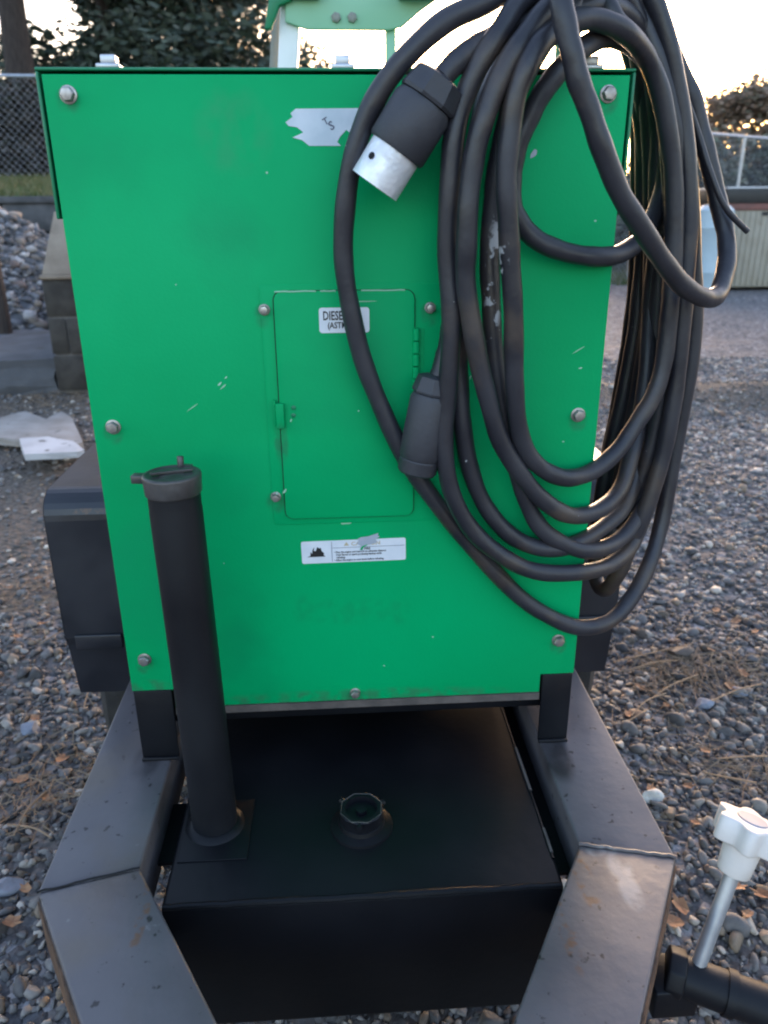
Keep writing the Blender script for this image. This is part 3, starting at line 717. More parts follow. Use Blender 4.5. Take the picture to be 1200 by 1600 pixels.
loop([(930,-75,.02),(845,-45,-.02),(765,0,-.05),(700,30,-.06),(645,77,-.065),(600,135,-.065),(566,200,-.06),(546,270,-.055),(537,350,-.05),(540,430,-.045),(553,510,-.04),(573,580,-.035),(602,650,-.03),(642,730,-.026),(692,800,-.024),(750,868,-.022),(810,930,-.02),(860,965,-.02),(905,980,-.012),(950,971,.005),(985,938,.03),(1012,885,.06),(1035,810,.09),(1055,700,.10),(1074,600,.10),(1084,500,.10),(1083,400,.10),(1078,300,.10),(1065,200,.10),(1040,110,.09),(1005,30,.07),(970,-45,.05)])
loop([(925,-70,.04),(870,-40,0),(817,0,-.05),(785,42,-.065),(750,97,-.075),(722,165,-.075),(706,240,-.075),(700,325,-.075),(700,410,-.07),(706,500,-.07),(699,600,-.065),(694,690,-.06),(707,772,-.055),(745,838,-.05),(800,878,-.05),(850,894,-.045),(910,894,-.028),(950,884,.005),(985,855,.04),(1008,800,.07),(1024,720,.09),(1038,640,.10),(1048,560,.10),(1050,480,.10),(1054,380,.09),(1056,280,.09),(1045,180,.08),(1018,90,.07),(985,10,.05),(955,-48,.04)])
loop([(1000,-45,.06),(1040,60,.05),(1066,180,.05),(1076,300,.045),(1074,400,.045),(1066,500,.045),(1056,600,.045),(1041,690,.045),(1018,770,.045),(992,838,.05),(964,898,.06),(942,922,.10),(930,885,.14),(938,790,.16),(957,690,.17),(977,600,.17),(995,500,.17),(1004,400,.17),(1006,250,.16),(1000,120,.14),(985,0,.11)])
loop([(1010,-30,.09),(1030,80,.08),(1044,200,.07),(1050,320,.07),(1050,420,.07),(1045,520,.07),(1038,600,.07),(1024,690,.07),(1000,770,.075),(976,835,.08),(956,870,.11),(952,840,.14),(968,760,.15),(985,680,.15),(1000,600,.15),(1014,500,.15),(1022,400,.15),(1024,250,.14),(1015,120,.13),(998,10,.11)])
loop([(935,8,.0),(880,22,-.02),(822,52,-.035),(782,110,-.04),(756,165,-.045),(742,240,-.045),(732,320,-.045),(724,400,-.045),(720,500,-.045),(717,580,-.04),(721,650,-.04),(733,725,-.035),(761,795,-.03),(800,838,-.03),(850,857,-.028),(895,851,-.018),(940,826,.012),(975,790,.05),(997,730,.08),(1010,650,.10),(1022,560,.12),(1030,450,.12),(1034,300,.12),(1026,170,.11),(1010,80,.08),(980,25,.04)])
loop([(905,-60,.02),(870,-5,-.05),(828,48,-.075),(788,108,-.09),(757,180,-.095),(739,260,-.095),(730,340,-.095),(727,420,-.09),(736,500,-.085),(756,600,-.075),(781,685,-.065),(820,750,-.055),(860,790,-.045),(900,806,-.032),(940,795,-.002),(970,760,.03),(990,700,.06),(1002,640,.09),(1012,560,.11),(1017,450,.14),(1018,300,.14),(1012,150,.12),(998,50,.10),(965,-40,.06)])
loop([(925,30,-.04),(880,40,-.06),(846,66,-.085),(813,125,-.095),(798,200,-.095),(791,300,-.095),(797,400,-.09),(803,500,-.085),(803,600,-.075),(816,690,-.06),(845,730,-.05),(885,747,-.038),(925,737,-.015),(965,702,.005),(1000,655,.02),(1028,600,.03),(1043,525,.035),(1050,440,.035),(1053,300,.035),(1042,190,.03),(1015,100,.02),(975,48,-.02)])
loop([(925,-55,.04),(893,10,-.02),(840,80,-.04),(802,160,-.045),(781,240,-.045),(770,320,-.045),(766,420,-.045),(768,500,-.045),(778,600,-.045),(795,680,-.04),(812,750,-.035),(835,810,-.03),(870,845,-.03),(920,860,-.018),(965,846,.02),(995,810,.05),(1020,750,.08),(1040,660,.09),(1058,560,.085),(1066,450,.08),(1068,300,.08),(1058,190,.08),(1035,90,.08),(990,0,.06)])
loop([(915,72,-.02),(882,102,-.03),(845,150,-.032),(815,210,-.03),(800,275,-.03),(803,330,-.03),(840,375,-.028),(900,398,-.026),(950,400,-.015),(985,388,.03),(1010,360,.07),(1035,300,.10),(1042,220,.10),(1030,140,.10),(1000,80,.06),(955,58,.01)])
loop([(900,-60,-.04),(878,-10,-.10),(886,50,-.115),(900,110,-.118),(920,170,-.118),(945,245,-.115),(980,320,-.105),(1020,385,-.085),(1060,437,-.06),(1094,464,-.035),(1119,462,-.005),(1133,425,.03),(1135,380,.06),(1127,330,.08),(1114,285,.09),(1100,220,.095),(1085,165,.10),(1062,110,.10),(1030,40,.09),(985,-30,.06),(935,-75,0)])
loop([(930,-20,.03),(960,30,-.005),(1000,75,.03),(1040,140,.07),(1062,230,.065),(1066,330,.065),(1060,420,.065),(1050,520,.13),(1030,600,.14),(1010,680,.15),(1000,600,.16),(1010,480,.16),(1012,300,.16),(990,100,.13),(950,0,.09)])
loop([(985,-20,.12),(1008,60,.12),(1018,160,.13),(1020,300,.14),(1018,420,.145),(1008,520,.15),(992,610,.155),(972,700,.16),(952,770,.165),(945,745,.19),(962,650,.20),(982,540,.20),(994,420,.20),(998,280,.19),(996,150,.17),(985,40,.14)])
loop([(975,-25,.07),(1010,40,.06),(1036,120,.05),(1056,220,.05),(1060,340,.05),(1056,440,.055),(1046,540,.06),(1030,640,.065),(1010,720,.07),(985,790,.08),(965,815,.11),(968,760,.13),(988,660,.14),(1006,560,.14),(1020,440,.13),(1028,300,.12),(1026,160,.11),(1008,50,.10)])
# lead to the big plug and lead to the small connector
loop([(690,122,-.078),(725,86,-.07),(775,56,-.05),(825,30,-.035),(872,10,-.01),(920,-25,.05),(970,0,.09),(1005,70,.11),(1025,150,.125),(1028,300,.135),(1022,420,.14),(1010,520,.16)], False, name='cable_end')
loop([(682,598,-.04),(694,560,-.036),(706,500,-.028),(714,400,-.022),(726,300,-.022),(752,200,-.022),(800,110,-.022),(870,50,-.015),(940,20,.02),(990,60,.08),(1010,200,.15)], False, name='cable_end')
loop([(1060,120,.07),(1090,205,.07),(1108,262,.06),(1132,322,.05),(1168,362,.05)], False, .0042, 'tie_cord')
# big plug: clamp nut, body, nickel shell
def conn(p0, p1, name, scale, shell):
    a, b = U(*p0), U(*p1); ax = (b-a).normalized(); L = (b-a).length
    t1 = empty(name, a, '', ''); del t1['label']; del t1['category']; t1.parent = CB; t1.location = a - WLOC[CB]
    k = scale
    MB().lathe(a, ax, [(0, .020*k), (.004*k, .034*k), (.030*k, .0405*k), (.034*k, .039*k), (.035*k, .030*k)], 8, .2).build('clamp_nut', M['connector'], t1, smooth=True, angle=25)
    e = L - (.052*k if shell else .03*k)
    MB().lathe(a + ax*.0345*k, ax, [(0, .030*k), (.001, .036*k), (.010*k, .0405*k), (e-.0345*k-.004, .0405*k), (e-.0345*k, .038*k)], 28).build('body', M['connector'], t1, smooth=True, angle=30)
    if shell:
        s = MB(); s.lathe(a + ax*(e+.0002), ax, [(0, .0345*k), (.050*k, .0345*k), (.050*k, .032*k), (.01*k, .032*k), (.01*k, .001)], 32, closed=False)
        sh = s.build('metal_shell', M['chrome'], t1, smooth=True, angle=35)
        hx = a + ax*(e+.024*k); side = ax.cross(Vector((0, -1, 0))).normalized(); dr = (Vector((0, -1, 0)) + side*.9).normalized()
        MB().lathe(hx + dr*.034*k, dr, [(0, .0045*k), (.0013, .0045*k)], 14).build('shell_hole', M['dark'], sh)
        MB().lathe(a + ax*(e+.011*k), ax, [(0, .030*k), (.036*k, .030*k), (.037*k, .027*k)], 24).build('insulator', M['connector'], t1, smooth=True)
    else:
        MB().lathe(a + ax*(e+.0002), ax, [(0, .037*k), (.003*k, .0385*k), (.026*k, .037*k), (.03*k, .034*k), (.03*k, .027*k), (.02*k, .026*k)], 28).build('end_ring', M['connector'], t1, smooth=True, angle=30)
    return t1
conn((690,118,-.080), (584,292,-.072), 'plug', .90, True)
conn((683,586,-.044), (651,738,-.044), 'connector', .74, False)

# ================================================================ BACKGROUND, LEFT
GB = lambda x, y: float(gz(x, y))
# block divider wall with pale cap
bw_y = 4.05
pA = U(74, 436, bw_y); zt_ = pA.z; pB = U(80, 616, bw_y)
wx0 = U(77, 520, bw_y).x; wt = .40; ch = (zt_ - pB.z)/3.06
wall = empty('block_wall', (wx0+wt/2, bw_y+1.5, pB.z-.1), 'low wall of concrete blocks with a pale cap beside the gravel pile', 'wall')
MB().box((wx0+.012, bw_y+.012, pB.z-.25), (wx0+wt-.012, bw_y+3.6, zt_-.005)).build('mortar_core', M['mortar'], wall)
for c in range(5):
    z1 = zt_ - .006 - c*ch; z0 = z1 - ch + .014
    off = .0 if c % 2 else .2
    y = bw_y; first = True; k = 0
    while y < bw_y + 3.5:
        ln = (.2 if (first and c % 2) else .4)
        first = False
        if k == 0:
            cuts = [0, .5, 1] if c % 2 == 0 else [0, .28, 1]
        else: cuts = [0, 1]
        for i in range(len(cuts)-1):
            x0 = wx0 + wt*cuts[i] + (.004 if i else 0); x1 = wx0 + wt*cuts[i+1] - (.004 if i+2 < len(cuts) else 0)
            jx = random.uniform(-.003, .003)
            MB().box((x0, y+jx, z0), (x1, y+ln-.012, z1)).build('block', M['block'], wall, bevel=.005, seg=1)
        y += ln; k += 1
cp = MB(); cp.box((wx0-.005, bw_y-.015, zt_-.003), (wx0+wt+.01, bw_y+3.6, zt_+.022)); cp.build('cap_slab', M['concrete'], wall, bevel=.008)
cp = MB(); zc2 = U(92, 330, bw_y+.42).z
cp.prism([(wx0+.002, bw_y+.012, zt_+.023), (wx0+.002, bw_y+.9, zt_+.023), (wx0+.002, bw_y+.9, zc2), (wx0+.002, bw_y+.42, zc2)], (wt-.004, 0, 0)); cp.build('sloped_cap', M['concrete'], wall, bevel=.01)
# terrace with a retaining wall of large blocks
TY, TZ = 8.2, U(40, 306, 8.2).z
bank = MB(); bank.add([(-30, TY+.25, TZ-.04), (1.2, TY+.25, TZ-.04), (1.2, 13, TZ+.35), (-30, 13, TZ+.35), (-30, 60, TZ+1.2), (1.2, 60, TZ+1.2), (1.2, TY+.25, -.2), (1.2, 60, -.2)], [(0,1,2,3),(3,2,5,4),(1,6,7,5,2)])
tag(bank.build('grass_bank', M['grass'], None, smooth=True), kind='structure')
rw = empty('retaining_wall', (-3.5, TY+.12, .15), 'dark weathered block retaining wall holding up the grass bank behind the gravel pile', 'wall')
MB().box((-9, TY+.03, -.1), (1.2, TY+.24, TZ-.09)).build('backing', M['dark'], rw)
for c in range(4):
    z1 = TZ - .078 - c*.3; x = -9 + (.45 if c % 2 else 0); 
    while x < 1.1:
        x1 = min(x+.88, 1.2)
        MB().box((x, TY + random.uniform(-.015, .015), z1-.288), (x1, TY+.2, z1)).build('block', M['blockdark'], rw, bevel=.015, seg=1)
        x += .9
cpm = MB(); cpm.box((-9, TY-.03, TZ-.075), (1.2, TY+.3, TZ-.005)); cpm.build('coping', M['blockdark'], rw, bevel=.01)
# gravel pile in the bay
def pile_h(x, y):
    r = np.hypot((x+3.35)/1.9, (y-6.9)/2.1); return np.clip(1.42*(1-r**1.25), -1, None)
px_ = np.linspace(-5.6, -1.6, 70); py_ = np.linspace(4.4, 8.15, 60)
PX, PY = np.meshgrid(px_, py_); PZ = pile_h(PX, PY) + .02*np.sin(9*PX)*np.sin(8*PY)
PZ = np.maximum(PZ, gz(PX, PY)-.05)
lim = wx0 - .012
me = bpy.data.meshes.new('mound'); PXc = np.minimum(PX, lim)
idx = np.arange(PX.size).reshape(PX.shape); q = np.stack([idx[:-1,:-1], idx[:-1,1:], idx[1:,1:], idx[1:,:-1]], -1).reshape(-1, 4)
me.from_pydata(np.stack([PXc, PY, PZ], -1).reshape(-1, 3).tolist(), [], q.tolist()); me.polygons.foreach_set('use_smooth', [True]*len(q)); me.materials.append(M['greyrock'])
gp = empty('gravel_pile', (-3.35, 6.5, .1), 'heaped pile of blue grey crushed stone in the block bay', 'gravel pile')
link('mound', me, gp)
xs = rng.uniform(-5.5, lim-.04, 15000); ys = rng.uniform(4.5, 8.1, 15000); hh = pile_h(xs, ys); k = hh > gz(xs, ys)+.0
xs, ys, hh = xs[k], ys[k], hh[k]
PALs = PAL.copy(); PAL = PAL*np.array([.95, 1.0, 1.12]) + .03
o = scatter('crushed_stone', xs, ys, hh+.02*np.sin(9*xs)*np.sin(8*ys), np.clip(rng.lognormal(math.log(.028), .35, len(xs)), .012, .06), 1, M['stone'], gp, tint=1.0, tilt=.9); tag(o, kind='stuff')
PAL = PALs
# rough grey concrete footing in front of the pile
def rough_slab(name, poly, z0, z1, m, label, cat, jit=.01, tilt=(0, 0), n=3):
    bm = bmesh.new(); vs_ = [bm.verts.new((x, y, z1)) for x, y in poly]; f = bm.faces.new(vs_)
    r = bmesh.ops.extrude_face_region(bm, geom=[f]); 
    for v in r['geom']:
        if isinstance(v, bmesh.types.BMVert): v.co.z = z0
    bmesh.ops.triangulate(bm, faces=bm.faces)
    bmesh.ops.subdivide_edges(bm, edges=bm.edges, cuts=n, use_grid_fill=True)
    bmesh.ops.recalc_face_normals(bm, faces=bm.faces)
    for v in bm.verts: v.co += Vector((random.gauss(0, jit), random.gauss(0, jit), random.gauss(0, jit*.5)))
    cx = sum(p[0] for p in poly)/len(poly); cy = sum(p[1] for p in poly)/len(poly)
    for v in bm.verts: v.co -= Vector((cx, cy, z0)); v.co.z += v.co.x*tilt[0] + v.co.y*tilt[1]
    me = bpy.data.meshes.new(name); bm.to_mesh(me); bm.free(); me.materials.append(m)
    return tag(link(name, me, None, (cx, cy, z0)), label, cat)
ya = 4.1; z_a = U(40, 560, ya).z
rough_slab('concrete_footing', [(-3.6, ya), (wx0-.03, ya+.02), (wx0-.03, ya+1.25), (-3.6, ya+1.25)], .08, z_a, M['greyrock'], 'rough grey concrete footing at the front of the gravel pile', 'concrete', .008, (0, .02), 5)
# broken pale slabs on the ground
def zs(px, py, z): p = UZ(px, py, z); return (p.x, p.y)
rough_slab('concrete_slab', [zs(px, py, .165) for px, py in [(-60,672),(0,652),(40,642),(72,655),(95,642),(112,652),(130,690),(100,703),(60,690),(0,684)]], .125, .165, M['slab'], 'large broken beige concrete slab lying flat on the dirt', 'slab', .0015, (0, .0), 2)
rough_slab('concrete_slab', [zs(px, py, .192) for px, py in [(30,685),(75,682),(115,690),(132,703),(120,706),(38,710)]], .160, .192, M['slab_white'], 'small white broken slab piece resting on the edge of the large beige slab', 'slab', .0012, (.0, .0), 2)

# chain link fences
def fence(name, A, B, hgt, label, npost, zrail=None):
    A, B = Vector(A), Vector(B); d = B - A; L = Vector((d.x, d.y, 0)).length; e = Vector((0, 0, hgt))
    fo = empty(name, (A+B)/2, label, 'fence')
    for k in range(npost):
        p = A + d*k/(npost-1); MB().tube([p - Vector((0,0,.1)), p + e + Vector((0,0,.02))], .035, 10).build('post', M['galv'], fo, smooth=True)
    MB().tube([A + e, B + e], .026, 8).build('top_rail', M['galv'], fo, smooth=True)
    m = MB(); sp = .11; n = int((L+hgt)/sp); off = d.normalized().cross(Vector((0,0,1)))*.03
    r = .0024
    for sgn in (1, -1):
        for i in range(n):
            u0 = i*sp - (hgt if sgn > 0 else 0); 
            ua, va, ub, vb = (u0, 0, u0+hgt, hgt) if sgn > 0 else (u0, 0, u0-hgt, hgt)
            # clip to 0..L
            def clip(ua, va, ub, vb):
                if ua < 0: va += (0-ua)/(ub-ua)*(vb-va); ua = 0
                if ub < 0: vb = va + (0-ua)/(ub-ua)*(vb-va) if ub != ua else vb; ub = 0
                if ua > L: va += (L-ua)/(ub-ua)*(vb-va); ua = L
                if ub > L: vb = va + (L-ua)/(ub-ua)*(vb-va); ub = L
                return ua, va, ub, vb
            if max(ua, ub) <= 0.02 or min(ua, ub) >= L-.02: continue
            ua, va, ub, vb = clip(ua, va, ub, vb)
            pa = A + d*(ua/L) + Vector((0,0,va)) + off; pb_ = A + d*(ub/L) + Vector((0,0,vb)) + off
            if (pb_-pa).length > .03: m.tube([pa, pb_], r, 3, caps=False)
    w = m.build('wire_mesh', M['galv'], fo); tag(w, kind='stuff')
    return fo
yf = 12.2
f0 = U(0, 118, yf); fb = U(40, 275, yf)
fence('chain_link_fence', (-11, yf-.3, fb.z), (.6, yf+.3, fb.z), f0.z - fb.z, 'grey chain link fence standing on the grass bank', 6)
yr = 14.5
a_, b_ = U(1095, 203, yr), U(1200, 216, yr+1.2)
dd = (b_-a_); A0 = a_ - dd*1.6; B0 = a_ + dd*4.0
fence('chain_link_fence', (A0.x, A0.y, 0.0), (B0.x, B0.y, 0.0), a_.z-.05, 'tall chain link fence behind the beige container', 6)
# grass blades on the bank and by the right fence
def blades(name, xs, ys, zs_, h, label, w=.006):
    n = len(xs); V = np.zeros((n, 3, 3)); ang = rng.uniform(0, 2*np.pi, n); lean = rng.normal(0, .35, (n, 2))*h[:, None]
    V[:, 0, 0] = xs - w*np.cos(ang); V[:, 0, 1] = ys - w*np.sin(ang); V[:, 0, 2] = zs_
    V[:, 1, 0] = xs + w*np.cos(ang); V[:, 1, 1] = ys + w*np.sin(ang); V[:, 1, 2] = zs_
    V[:, 2, 0] = xs + lean[:, 0]; V[:, 2, 1] = ys + lean[:, 1]; V[:, 2, 2] = zs_ + h
    me = bpy.data.meshes.new(name); me.from_pydata(V.reshape(-1, 3).tolist(), [], np.arange(3*n).reshape(n, 3).tolist())
    c = np.ones((n, 3, 4), np.float32); base = np.array([(.06,.09,.022),(.09,.11,.035),(.14,.13,.06)])[rng.integers(0, 3, n)]; c[..., :3] = base[:, None, :]
    a = me.attributes.new('Col', 'FLOAT_COLOR', 'POINT'); a.data.foreach_set('color', c.ravel()); me.materials.append(M['blade'])
    return tag(link(name, me), label, 'grass', kind='stuff')
xs = rng.uniform(-9, .9, 22000); ys = rng.uniform(TY+.3, 12.9, 22000); zz = TZ-.04 + (ys-TY-.25)/(13-TY-.25)*.39
blades('grass', xs, ys, zz, rng.uniform(.05, .13, len(xs)), 'short green grass on the bank below the fence', .012)
gpt = UZ(970, 440, 0.05)
xs = rng.uniform(gpt.x-1.0, gpt.x+5, 5000); ys = rng.uniform(gpt.y-.3, gpt.y+2.0, 5000)
blades('grass', xs, ys, gz(xs, ys)-.01, rng.uniform(.08, .25, len(xs)), 'rough grass strip along the far edge of the gravel yard', .014)

# ---------------------------------------------------------------- trees
def crown_mesh(name, blobs, nleaf, size, pal, flat=.35, needle=1.0, seed=0):
    g = np.random.default_rng(seed); P = []; 
    vol = np.array([b[3]*b[4]*b[5] for b in blobs])**.67; cnt = (vol/vol.sum()*nleaf).astype(int)
    for b, n in zip(blobs, cnt):
        nc = max(6, n//26)
        d = g.normal(size=(nc, 3)); d /= np.linalg.norm(d, axis=1)[:, None]; r = g.uniform(.25, 1.05, nc)**.6
        c = d*r[:, None]*np.array(b[3:6]) + np.array(b[:3])
        k = g.integers(0, nc, n); s = .22*np.mean(b[3:6])
        P.append(c[k] + g.normal(size=(n, 3))*np.array([s, s, s*.55]))
    P = np.concatenate(P); n = len(P)
    a = g.normal(size=(n, 3)); a[:, 2] *= flat; a /= np.linalg.norm(a, axis=1)[:, None]
    b = np.cross(a, g.normal(size=(n, 3))); b /= np.linalg.norm(b, axis=1)[:, None]
    sz = size*g.uniform(.5, 1.3, n)[:, None]
    V = np.stack([P - a*sz, P + b*sz*.38*needle, P + a*sz, P - b*sz*.38*needle], 1).reshape(-1, 3)
    me = bpy.data.meshes.new(name); me.vertices.add(4*n); me.vertices.foreach_set('co', V.astype(np.float32).ravel())
    me.loops.add(4*n); me.loops.foreach_set('vertex_index', np.arange(4*n, dtype=np.int32)); me.polygons.add(n); me.polygons.foreach_set('loop_start', np.arange(0, 4*n, 4, dtype=np.int32)); me.update(calc_edges=True)
    C = np.array(pal)[g.integers(0, len(pal), n)]*g.uniform(.7, 1.3, (n, 1)); cc = np.ones((n, 4, 4), np.float32); cc[..., :3] = C[:, None, :]
    at = me.attributes.new('Col', 'FLOAT_COLOR', 'POINT'); at.data.foreach_set('color', cc.ravel()); me.materials.append(M['leaf'])
    return me
EVER = [(.045,.070,.050),(.060,.088,.064),(.075,.10,.078),(.038,.055,.042)]
OLIVE = [(.045,.060,.028),(.060,.072,.035),(.035,.050,.025)]
RUSS = [(.26,.18,.13),(.20,.15,.11),(.32,.23,.17),(.14,.13,.085)]
def tree(name, label, x, y, z, h, rad, nleaf, size, pal, seed, trunk=.16, crown0=.2, group='trees beyond the fences', bare=0, lobes=9):
    g = random.Random(seed); t = empty(name, (x, y, z), label, 'tree', group)
    m = MB(); tips = []
    top = Vector((x + g.uniform(-.4, .4), y, z + h*.93)); P = [Vector((x, y, z-.2)), Vector((x + g.uniform(-.15, .15), y, z+h*.3)), Vector((x+g.uniform(-.3, .3), y, z+h*.65)), top]
    PP = catmull(P, 5); m.tube(PP, [trunk*(1-.85*i/(len(PP)-1)) for i in range(len(PP))], 9)
    blobs = [(top.x, top.y, top.z-.1*h, rad*.45, rad*.45, h*.10)]
    for k in range(lobes):
        f = crown0 + (1-crown0)*.9*(k+.5)/lobes; i = int(f*.93*(len(PP)-1)); o = PP[min(i, len(PP)-1)]
        an = k*2.4 + g.uniform(-.4, .4); rr = rad*(1.05-.55*f)*g.uniform(.55, .85)
        e = Vector((o.x + math.cos(an)*rr, o.y + math.sin(an)*rr, o.z + g.uniform(-.02, .10)*h)); mid = (o+e)/2 + Vector((0, 0, .04*h))
        m.tube(catmull([o, mid, e], 3), [trunk*.3, trunk*.28, trunk*.25, trunk*.2, trunk*.16, trunk*.12, trunk*.07], 5)
        s = rad*g.uniform(.42, .62)*(1.1-.4*f); blobs.append((e.x, e.y, e.z, s, s, s*.7))
        blobs.append(((o.x+e.x)/2, (o.y+e.y)/2, e.z+.02*h, s*.8, s*.8, s*.6))
        for b in range(bare):
            an2 = g.uniform(0, 6.28); L = g.uniform(.5, 1.3); m.tube([mid, mid + Vector((math.cos(an2)*L, math.sin(an2)*L, g.uniform(-.3, .6)))], [.02, .008], 4)
    m.build('trunk', M['bark'], t, smooth=True)
    link('crown', crown_mesh('crown', blobs, nleaf, size, pal, seed=seed), t)
    return t
def at(px, Yd): p = U(px, 313, Yd); return p.x, p.y
hb = TZ + .4
x_, y_ = at(64, 15); 
# big pine trunk at the left with little low foliage
tree('pine_tree', 'tall pine with a thick dark trunk behind the fence', x_, y_, hb, 9.5, 2.6, 9000, .13, EVER, 11, .31, .45, bare=3)
L_ = [(-110, 21, 10, 3.0, 'tall dark evergreen left of the thick pine trunk'), (190, 19, 9, 2.5, 'dense dark evergreen next to the thick pine trunk'), (250, 22, 10.5, 3.0, 'broad dark evergreen rising over the green panel corner'), (300, 20, 8.6, 2.6, 'dark evergreen with low full branches beside the broad evergreen'), (380, 24, 9.6, 2.8, 'dark evergreen beside the white mast post')]
for i, (px, Yd, h, r, lb) in enumerate(L_):
    x_, y_ = at(px, Yd); tree('evergreen_tree', lb, x_, y_, hb-.1, h, r, 20000, .13, EVER, 20+i, .2, .02, lobes=13)
S_ = [(470, 26, 3.4, 1.6, 'low olive shrub tree seen under the green mast beam'), (545, 30, 3.0, 1.8, 'lower olive shrub tree right of the mast beam shrub'), (620, 34, 2.9, 1.9, 'small far olive tree behind the cable bend')]
for i, (px, Yd, h, r, lb) in enumerate(S_):
    x_, y_ = at(px, Yd); tree('shrub_tree', lb, x_, y_, hb-.2, h, r, 7000, .11, OLIVE, 40+i, .1, .02, lobes=8)
R0 = [(1130, 24, 5.0, 2.2, 'reddish brown autumn tree top behind the tall fence'), (1215, 23, 5.7, 2.4, 'russet tree with thinning leaves right of the reddish autumn tree'), (1330, 25, 6.4, 2.6, 'tall russet tree past the container end'), (1060, 30, 4.2, 2.2, 'far russet tree hidden mostly by the cable')]
for i, (px, Yd, h, r, lb) in enumerate(R0):
    x_, y_ = at(px, Yd); tree('autumn_tree', lb, x_, y_, 0, h, r, 13000, .10, RUSS, 50+i, .14, .25, bare=2, lobes=9)
B_ = [(1085, 17, 2.9, 1.5, 'grey green bush pressed against the tall fence'), (1150, 17.5, 3.0, 1.7, 'leafy grey green bush behind the container'), (1225, 17.2, 3.2, 1.8, 'wide grey green bush past the container end'), (985, 18, 2.6, 1.6, 'grey green bush beside the housing edge')]
for i, (px, Yd, h, r, lb) in enumerate(B_):
    x_, y_ = at(px, Yd); tree('bush', lb, x_, y_, 0, h, r, 9000, .09, [(.09,.11,.08),(.12,.135,.105),(.075,.095,.065),(.15,.15,.125)], 60+i, .08, .0, group='bushes behind the tall fence', lobes=10)
# understory behind the left fence
for i, px in enumerate((-70, 20, 60, 120)):
    x_, y_ = at(px, 14.6 + .5*(i % 2)); tree('undergrowth_bush', ['dark scrubby bush left of the pine trunk', 'dark scrubby bush at the foot of the pine trunk', 'dark scrubby bush behind the fence mesh beside the panel', 'dark scrubby bush behind the top corner of the panel'][i], x_, y_, hb-.2, 1.9, 1.3, 6000, .09, [(.035,.032,.028),(.05,.045,.04),(.03,.035,.025)], 80+i, .06, .0, group='scrub behind the left fence', lobes=8)

# ---------------------------------------------------------------- container, drum, post at the right
yc = 12.2
c0 = U(1116, 452, yc); ct = U(1150, 329, yc); c2 = U(1150, 292, yc)
cx0 = c0.x; cx1 = cx0 + 2.6; zb0 = max(.06, c0.z)
ct_ = empty('storage_container', ((cx0+cx1)/2, yc+.8, 0), 'beige corrugated metal container with a black rim and rust red band', 'container')
MB().box((cx0, yc, zb0), (cx1, yc+1.6, ct.z)).build('body', M['beige_metal'], ct_, bevel=.01)
for k in range(26):
    x = cx0 + .03 + k*.1
    MB().prism([(x, yc-.0005, zb0+.03), (x+.055, yc-.0005, zb0+.03), (x+.045, yc-.022, zb0+.03), (x+.01, yc-.022, zb0+.03)], (0, 0, ct.z-zb0-.05)).build('corrugation_rib', M['beige_metal'], ct_)
zr1 = U(1150, 318, yc).z
MB().box((cx0-.01, yc-.028, ct.z+.002), (cx1+.01, yc+1.62, zr1)).build('red_band', M['red_band'], ct_, bevel=.008)
MB().box((cx0-.03, yc-.045, zr1+.002), (cx1+.03, yc+1.64, c2.z-.03)).build('black_rim', M['rim_black'], ct_, bevel=.01)
MB().box((cx0-.03, yc-.05, c2.z-.029), (cx1+.03, yc+1.64, c2.z)).build('top_edge', M['galv'], ct_, bevel=.006)
for x in (cx0+.1, cx1-.25): MB().box((x, yc+.05, -.02), (x+.15, yc+1.5, zb0-.001)).build('skid', M['rim_black'], ct_)
MB().box((cx0+.62, yc-.035, ct.z-.08), (cx0+.72, yc-.023, ct.z-.02)).build('lug', M['rim_black'], ct_)
dp = U(1100, 460, 11.6); dz0 = GB(dp.x, 11.6)
dr = empty('plastic_tank', (dp.x, 11.6, dz0), 'pale blue upright plastic tank beside the beige container, seen through the cable loop', 'tank')
dtop = U(1100, 320, 11.6).z
MB().lathe((dp.x, 11.6, dz0), (0,0,1), [(0, .26), (.03, .29), (.35, .29), (.37, .30), (.40, .29), (dtop-dz0-.36, .29), (dtop-dz0-.34, .30), (dtop-dz0-.31, .29), (dtop-dz0-.08, .28), (dtop-dz0-.01, .2), (dtop-dz0, .1)], 28).build('shell', M['paleblue'], dr, smooth=True)
MB().lathe((dp.x, 11.6, dtop), (0,0,1), [(0, .08), (.05, .08), (.055, .07)], 20).build('lid', M['white_plastic'], dr, smooth=True)
pp = UZ(981, 441, 0.0); pq = U(981, 402, pp.y)
tag(MB().tube([(pp.x, pp.y, -.1), (pp.x, pp.y, pq.z), (pp.x, pp.y, pq.z+.01)], [.04, .04, .03], 10).build('marker_post', M['galv'], None, smooth=True), 'short grey steel post at the grass edge behind the housing', 'post')

# ---------------------------------------------------------------- leaves, twigs, rocks on the gravel
def leaf_obj(p, s, rz):
    me = bpy.data.meshes.get('dry_leaf_mesh%d' % (int(rz*10) % 3))
    if me is None:
        g = random.Random(int(rz*10) % 3); V = [(0, 0, 0)]; n = 11
        for k in range(n):
            t = 2*math.pi*k/n; r = (.6 + .4*abs(math.cos(2.5*t)))*g.uniform(.8, 1.1); V.append((r*math.cos(t), .62*r*math.sin(t), .30*r*g.uniform(.2, 1.0)))
        me = bpy.data.meshes.new('dry_leaf_mesh%d' % (int(rz*10) % 3)); me.from_pydata(V, [], [(0, 1+k, 1+(k+1) % n) for k in range(n)]); me.materials.append(M['dryleaf'])
    o = link('dry_leaf', me, None, p); o.scale = (s, s, s); o.rotation_euler = (random.uniform(-.25, .25), random.uniform(-.25, .25), rz)
    return tag(o, 'curled brown dry leaf lying on the gravel', 'leaf', 'dry leaves on the gravel')
